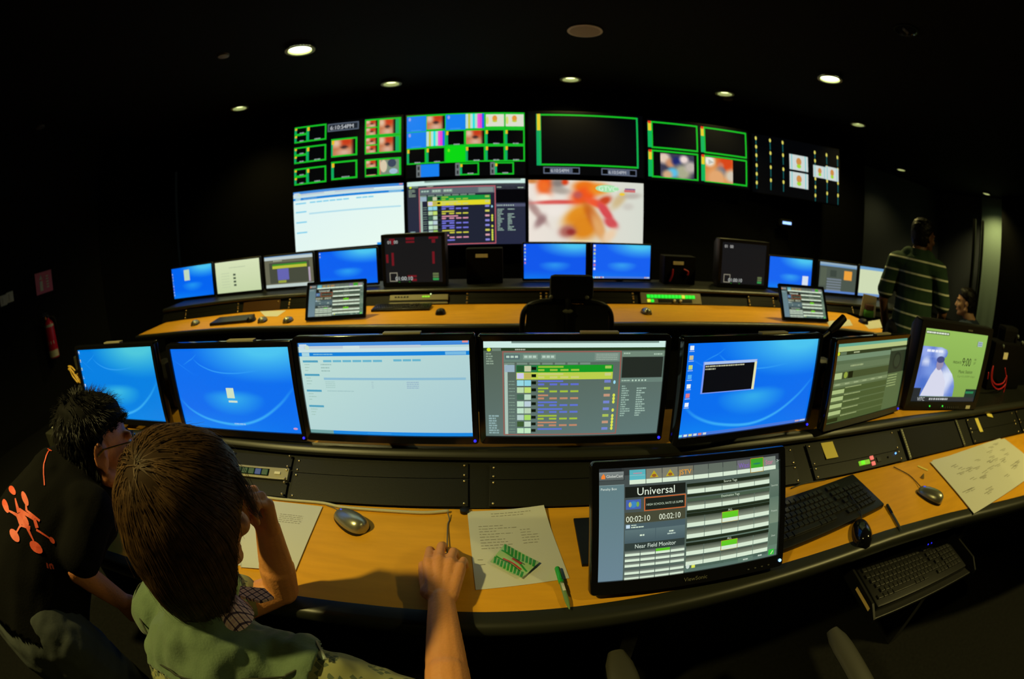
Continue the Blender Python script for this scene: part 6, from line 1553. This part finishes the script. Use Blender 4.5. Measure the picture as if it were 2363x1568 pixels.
# molecule print: laid on the back of the shirt. local axes on the back: e1 along the spine, e2 across
LC = V(-.955, .265, -.425); e_n = Vector((.45, -.25, .85)).normalized(); e1 = Vector((-.35, .94, 0)); e1 = (e1 - e_n * e1.dot(e_n)).normalized(); e2 = e_n.cross(e1)
def proj2(a, b_, out=.0022):
    o_ = LC + e1 * a + e2 * b_ + e_n * .2; h = bv2.ray_cast(o_ - B2, -e_n)
    return (h[0] + h[1] * out) if h[0] else None
def decal(name, shapes, m, parent):
    mb = MB()
    for tris in shapes:
        pts = [proj2(*p) for p in tris]
        if all(pts) and max((pts[0] - q_).length for q_ in pts) < .08: mb.add(pts, [tuple(range(len(pts)))])
    return mb.build(name, m, parent, True) if mb.f else None
def drop(cx, cy, rx, ry, rot=0, n=14):
    o_ = []
    for i in range(n):
        a0, a1 = 2 * PI * i / n, 2 * PI * (i + 1) / n; pp = []
        for r_ in (0, 1):
            for a in ((a0, a1) if r_ else (a0,)):
                x, y = rx * math.cos(a) * r_, ry * math.sin(a) * r_; pp.append((cx + x * math.cos(rot) - y * math.sin(rot), cy + x * math.sin(rot) + y * math.cos(rot)))
        o_.append(pp)
    return o_
def bar(x0, y0, x1, y1, w0, w1, n=6):
    o_ = []; dx, dy = x1 - x0, y1 - y0; L = math.hypot(dx, dy); nx, ny = -dy / L, dx / L
    for i in range(n):
        f0, f1 = i / n, (i + 1) / n; wa, wb = w0 + (w1 - w0) * f0, w0 + (w1 - w0) * f1
        o_.append([(x0 + dx * f0 + nx * wa, y0 + dy * f0 + ny * wa), (x0 + dx * f0 - nx * wa, y0 + dy * f0 - ny * wa), (x0 + dx * f1 - nx * wb, y0 + dy * f1 - ny * wb), (x0 + dx * f1 + nx * wb, y0 + dy * f1 + ny * wb)])
    return o_
def rayd(px, py):
    """back-print coordinates of a photo place, using the shirt surface there"""
    d = ray(px, py); h = bv2.ray_cast(EYE - B2, d)
    if not h[0]: return None
    q_ = h[0] + B2 - LC; return (q_.dot(e1), q_.dot(e2))
def rr_(pts): return [rayd(*p) for p in pts]
blobs = [((28, 1132), 7, 11), ((58, 1152), 6, 16), ((13, 1168), 6, 16), ((54, 1201), 10, 14), ((34, 1237), 9, 14), ((83, 1264), 12, 13), ((120, 1248), 5, 7)]
sh_ = []
for (cx, cy), rx, ry in blobs:
    c_ = rayd(cx, cy); a_ = rayd(cx + rx, cy + rx * .3); b_ = rayd(cx + ry * .3, cy + ry)
    if not (c_ and a_ and b_): continue
    a_ = tuple(c_[k] + (a_[k] - c_[k]) * 1.2 for k in (0, 1)); b_ = tuple(c_[k] + (b_[k] - c_[k]) * 1.1 for k in (0, 1))
    for i in range(14):
        g = lambda a: (c_[0] + (a_[0] - c_[0]) * math.cos(a) + (b_[0] - c_[0]) * math.sin(a), c_[1] + (a_[1] - c_[1]) * math.cos(a) + (b_[1] - c_[1]) * math.sin(a))
        sh_.append([c_, g(2 * PI * i / 14), g(2 * PI * (i + 1) / 14)])
WK = .55
for x0, y0, x1, y1, w0, w1 in ((36, 1152, 44, 1185, .002, .008), (20, 1180, 42, 1192, .002, .006), (60, 1162, 62, 1180, .002, .005), (44, 1178, 80, 1200, .008, .006), (80, 1200, 86, 1220, .006, .007), (40, 1192, 50, 1218, .004, .005), (50, 1210, 38, 1232, .003, .003), (60, 1212, 78, 1250, .006, .002), (84, 1224, 118, 1246, .003, .002), (62, 1180, 92, 1204, .003, .004), (52, 1214, 70, 1220, .006, .006)):
    a_, b_ = rayd(x0, y0), rayd(x1, y1)
    if a_ and b_: sh_ += bar(a_[0], a_[1], b_[0], b_[1], w0 * WK + .0008, w1 * WK + .0008)
decal('molecule_print', sh_, ORG, tsh)
ln = [rayd(*p) for p in ((103, 1122), (101, 1095), (102, 1072), (108, 1052), (116, 1040), (124, 1024), (134, 1010))]; ln = [p for p in ln if p]; sh_ = []
for a_, b_ in zip(ln, ln[1:]): sh_ += bar(a_[0], a_[1], b_[0], b_[1], .0017, .0017, 2)
for (x, y) in ((114, 1040), (119, 1034), (123, 1028), (127, 1020), (131, 1014)):
    a_, b_ = rayd(x - 4, y - 2), rayd(x + 5, y + 3)
    if a_ and b_: sh_ += bar(a_[0], a_[1], b_[0], b_[1], .0016, .0016, 1)
decal('shoulder_print', sh_, ORG, tsh)
sh_ = []
for pts in (((108, 1300), (110, 1312)), ((114, 1304), (117, 1314)), ((114, 1304), (120, 1303)), ((120, 1303), (123, 1314))):
    a_, b_ = rayd(*pts[0]), rayd(*pts[1])
    if a_ and b_: sh_ += bar(a_[0], a_[1], b_[0], b_[1], .0018, .0018, 1)
decal('lower_lettering', sh_, ORG, tsh)
jn = MB()
for sx, kx in ((-.09, -.12), (.09, .07)):
    cap(jn, V(-1.03 + sx, .14, -.69), .115, V(-1.04 + kx, .22, -1.03), .078); cap(jn, V(-1.04 + kx, .22, -1.03), .076, V(-1.06 + kx, .08, -1.42), .062)
cap(jn, V(-1.09, .13, -.66), .128, V(-.97, .13, -.66), .128)
fuse('jeans', jn, .007, 3, JEANS, p2, B2, disp=fold(16, .004, (1, 1, 1.8)))
for kx in (-.12, .07):
    sh = MB(); cap(sh, V(-1.06 + kx, .04, -1.435), .045, V(-1.05 + kx, .22, -1.445), .036); fuse('shoe', sh, .01, 2, BLACK, p2, B2)

# ---- standing man in a striped polo shirt
B3 = Vector((2.64, 1.98, 0))
p3 = empty('person', B3, 0, 'standing person in a dark green polo shirt with thin white stripes, back turned', 'person')
fw = Vector((.86, .50, 0)).normalized(); rt = Vector((fw.y, -fw.x, 0))
def Q(r, f, z): return B3 + rt * r + fw * f + Vector((0, 0, z))
H3 = Q(.03, .03, 1.567); R3_ = frame_m(fw * .8 + rt * .65 + Vector((0, 0, -.1)), (0, 0, 1)); b = MB(); P3 = head(b, H3, R3_, 1.0)
cap(b, H3 + Vector((0, 0, -.06)), .052, Q(0, -.01, 1.45), .062); cap(b, Q(-.15, -.02, 1.36), .06, Q(.15, -.02, 1.36), .06); cap(b, Q(0, 0, 1.33), .13, Q(0, .01, 1.05), .13, flat=(fw, .8)); cap(b, Q(0, .01, 1.05), .13, Q(0, 0, .93), .14, flat=(fw, .85))
for sx in (-1, 1):
    e_ = Q(sx * .245, -.03 if sx < 0 else .02, 1.10); w_ = Q(sx * .22, .08 if sx < 0 else .16, .90 if sx < 0 else .98)
    cap(b, Q(sx * .175, -.02, 1.36), .05, e_, .038); cap(b, e_, .038, w_, .027); hand(b, w_, (fw * .35 + Vector((0, 0, -1))), rt * sx, fw, [(.2, .3, .2)] * 4, thumb_dir=fw * .5 + Vector((0, 0, -.9)))
    cap(b, Q(sx * .09, 0, .9), .09, Q(sx * .10, .02, .50), .06); cap(b, Q(sx * .10, .02, .50), .055, Q(sx * .10, -.02, .09), .04); cap(b, Q(sx * .10, -.03, .045), .035, Q(sx * .11, .14, .035), .03)
fuse('body', b, .007, 4, SKIN3, p3, B3); face_parts(p3, B3, P3, R3_, 1.0)
def stripes():
    m = mat('striped_polo_cotton', (0.012, 0.035, 0.018), 0.9); nt = m.node_tree; bb = nt.nodes['Principled BSDF']; tc = nt.nodes.new('ShaderNodeTexCoord'); sp = nt.nodes.new('ShaderNodeSeparateXYZ'); nt.links.new(tc.outputs['Object'], sp.inputs[0])
    def mth(op, a, bv): n = nt.nodes.new('ShaderNodeMath'); n.operation = op; nt.links.new(a, n.inputs[0]); n.inputs[1].default_value = bv; return n.outputs[0]
    f = mth('LESS_THAN', mth('FRACT', mth('DIVIDE', mth('ADD', sp.outputs[2], .012), .088), 0), .13); mx = nt.nodes.new('ShaderNodeMix'); mx.data_type = 'RGBA'; nt.links.new(f, mx.inputs[0])
    mx.inputs[6].default_value = (0.016, 0.050, 0.024, 1); mx.inputs[7].default_value = (0.75, 0.78, 0.62, 1); nt.links.new(mx.outputs[2], bb.inputs['Base Color']); return m
ps = MB(); cap(ps, Q(-.155, -.02, 1.365), .075, Q(.155, -.02, 1.365), .075); cap(ps, Q(0, 0, 1.33), .155, Q(0, .01, 1.08), .155, 20, flat=(fw, .8)); cap(ps, Q(0, .01, 1.08), .158, Q(0, 0, .86), .165, 20, flat=(fw, .85)); cap(ps, Q(-.08, -.01, 1.42), .062, Q(.08, -.01, 1.42), .062)
for sx in (-1, 1): cap(ps, Q(sx * .175, -.02, 1.36), .07, Q(sx * .235, -.03 if sx < 0 else .01, 1.16), .066)
fuse('polo_shirt', ps, .009, 4, stripes(), p3, B3, keep=lambda p: p.z > .80 and (p - Q(0, .01, 1.52)).length > .085, disp=fold(9, .006), thick=.003)
MB().lathe([(.066, 0), (.072, .012), (.078, -.01), (.085, -.03), (.078, -.03)], Q(0, -.005, 1.465) - B3, 24).build('collar', mat('polo_collar', (0.014, 0.045, 0.022), 0.9), p3, True)
tr = MB()
for sx in (-1, 1): cap(tr, Q(sx * .085, 0, .90), .12, Q(sx * .10, .02, .50), .085); cap(tr, Q(sx * .10, .02, .50), .08, Q(sx * .10, -.02, .07), .07)
fuse('trousers', tr, .012, 3, MATS['dark_trousers'], p3, B3)
for sx in (-1, 1):
    sh = MB(); cap(sh, Q(sx * .10, -.05, .045), .043, Q(sx * .115, .16, .04), .036); fuse('shoe', sh, .01, 2, BLACK, p3, B3)
prof3 = [(.118, .02, .02, .02), (.112, .05, .052, .05), (.095, .074, .078, .08), (.06, .086, .090, .102), (.03, .088, .055, .107), (-.005, .086, .0, .106), (-.045, .080, -.02, .097), (-.075, .062, -.03, .078)]
hs = MB(); hair_shell(hs, P3, R3_, prof3); hair3 = fuse('hair', hs, .007, 3, HAIRK, p3, B3, disp=fold(50, .004))

# ---- seated man far right, in profile
hp = ray(2229, 698) * 4.1 + EYE
B4 = Vector((hp.x + .02, hp.y - .03, 0)); p4 = empty('person', B4, 0, 'seated person in a dark blue shirt seen in profile at the far right', 'person')
f4 = Vector((-.55, .83, 0)).normalized(); r4 = Vector((f4.y, -f4.x, 0)); dz = hp.z - 1.16
def Q4(r, f, z): return B4 + r4 * r + f4 * f + Vector((0, 0, z + dz))
R4 = frame_m(f4 + Vector((0, 0, -.12)), (0, 0, 1)); b = MB(); P4 = head(b, hp, R4, 1.0)
cap(b, hp + Vector((0, 0, -.06)), .05, Q4(0, -.04, 1.02), .06); cap(b, Q4(-.15, -.05, .94), .055, Q4(.15, -.05, .94), .055); cap(b, Q4(0, -.04, .9), .12, Q4(0, -.06, .6), .13)
for sx in (-1, 1):
    cap(b, Q4(sx * .17, -.05, .93), .048, Q4(sx * .2, .0, .68), .038); cap(b, Q4(sx * .2, .0, .68), .036, Q4(sx * .12, .22, .64), .026); hand(b, Q4(sx * .12, .22, .64), f4, (0, 0, 1), r4 * -sx, [(.3, .3, .2)] * 4)
    cap(b, Q4(sx * .08, -.03, .52), .085, Q4(sx * .11, .38, .52 - dz * .5), .06); cap(b, Q4(sx * .11, .38, .50), .05, Q4(sx * .11, .36, .10 - dz), .04); cap(b, Q4(sx * .11, .34, .05 - dz), .034, Q4(sx * .11, .5, .04 - dz), .03)
fuse('body', b, .008, 3, skin('skin_light', (0.45, 0.25, 0.15)), p4, B4); face_parts(p4, B4, P4, R4, 1.0)
hs = MB(); hair_shell(hs, P4, R4, prof3); fuse('hair', hs, .008, 3, HAIRK, p4, B4, disp=fold(50, .004))
ps = MB(); cap(ps, Q4(-.15, -.05, .94), .068, Q4(.15, -.05, .94), .068); cap(ps, Q4(0, -.04, .92), .145, Q4(0, -.06, .56), .155)
for sx in (-1, 1): cap(ps, Q4(sx * .17, -.05, .93), .065, Q4(sx * .2, -.01, .72), .055)
fuse('shirt', ps, .012, 3, mat('navy_shirt', (0.015, 0.03, 0.06), 0.9), p4, B4, keep=lambda p: (p - Q4(0, -.02, 1.06)).length > .075, thick=.003, disp=fold(9, .006))
tr = MB()
for sx in (-1, 1): cap(tr, Q4(sx * .08, -.03, .52), .10, Q4(sx * .11, .38, .50), .075); cap(tr, Q4(sx * .11, .38, .50), .07, Q4(sx * .11, .36, .08 - dz), .06)
fuse('trousers', tr, .014, 3, MATS['dark_trousers'], p4, B4)
t = empty('office_chair', (B4.x, B4.y, 0), math.atan2(-f4.x, f4.y), 'black office chair under the seated man at the far right', 'chair')
chair_base(t, .38 + dz); MB().box((0, 0, .40 + dz), (.48, .46, .06), bev=.025).build('seat', CH, t, True); MB().box((0, -.27, .68 + dz), (.40, .05, .36), bev=.02).build('backrest', CH, t, True); MB().box((0, -.28, .46 + dz), (.06, .03, .2)).build('back_bar', BLACK, t)
# ---- the floor lamps' own fixtures above the front desk hang outside the picture
# ------------------------------------------------------------------ countable small pieces become parts of their own
def split_loose(o, name):
    bm = bmesh.new(); bm.from_mesh(o.data); bm.verts.ensure_lookup_table(); seen = set(); isl = []
    for v in bm.verts:
        if v.index in seen: continue
        st_ = [v]; seen.add(v.index); g = []
        while st_:
            a = st_.pop(); g.append(a.index)
            for e in a.link_edges:
                b_ = e.other_vert(a)
                if b_.index not in seen: seen.add(b_.index); st_.append(b_)
        isl.append(set(g))
    if len(isl) < 2: bm.free(); return
    sm = o.data.polygons[0].use_smooth; m_ = o.data.materials[0]; par = o.parent; mp = o.matrix_parent_inverse.copy(); ml = o.matrix_local.copy(); lab = o.get('label')
    for g in isl:
        ix = sorted(g); rm = {k: i for i, k in enumerate(ix)}
        me = bpy.data.meshes.new(name); me.from_pydata([tuple(bm.verts[k].co) for k in ix], [], [tuple(rm[v.index] for v in f.verts) for f in bm.faces if f.verts[0].index in g])
        me.polygons.foreach_set('use_smooth', [sm] * len(me.polygons)); q_ = link(name, me, m_, par); q_.matrix_local = ml
        if lab: q_['label'] = lab.replace('two ', '').replace('lights', 'light')
    bm.free(); bpy.data.objects.remove(o)
for o in list(bpy.data.objects):
    if o.type != 'MESH': continue
    k = o.name.split('.')[0]
    if k in ('screws', 'buttons', 'knobs', 'pictograms', 'sockets', 'power_light', 'indicator', 'symbol', 'headrest', 'adjuster_knob'):
        split_loose(o, {'screws': 'screw', 'buttons': 'button', 'knobs': 'knob', 'pictograms': 'pictogram', 'sockets': 'socket'}.get(k, k))
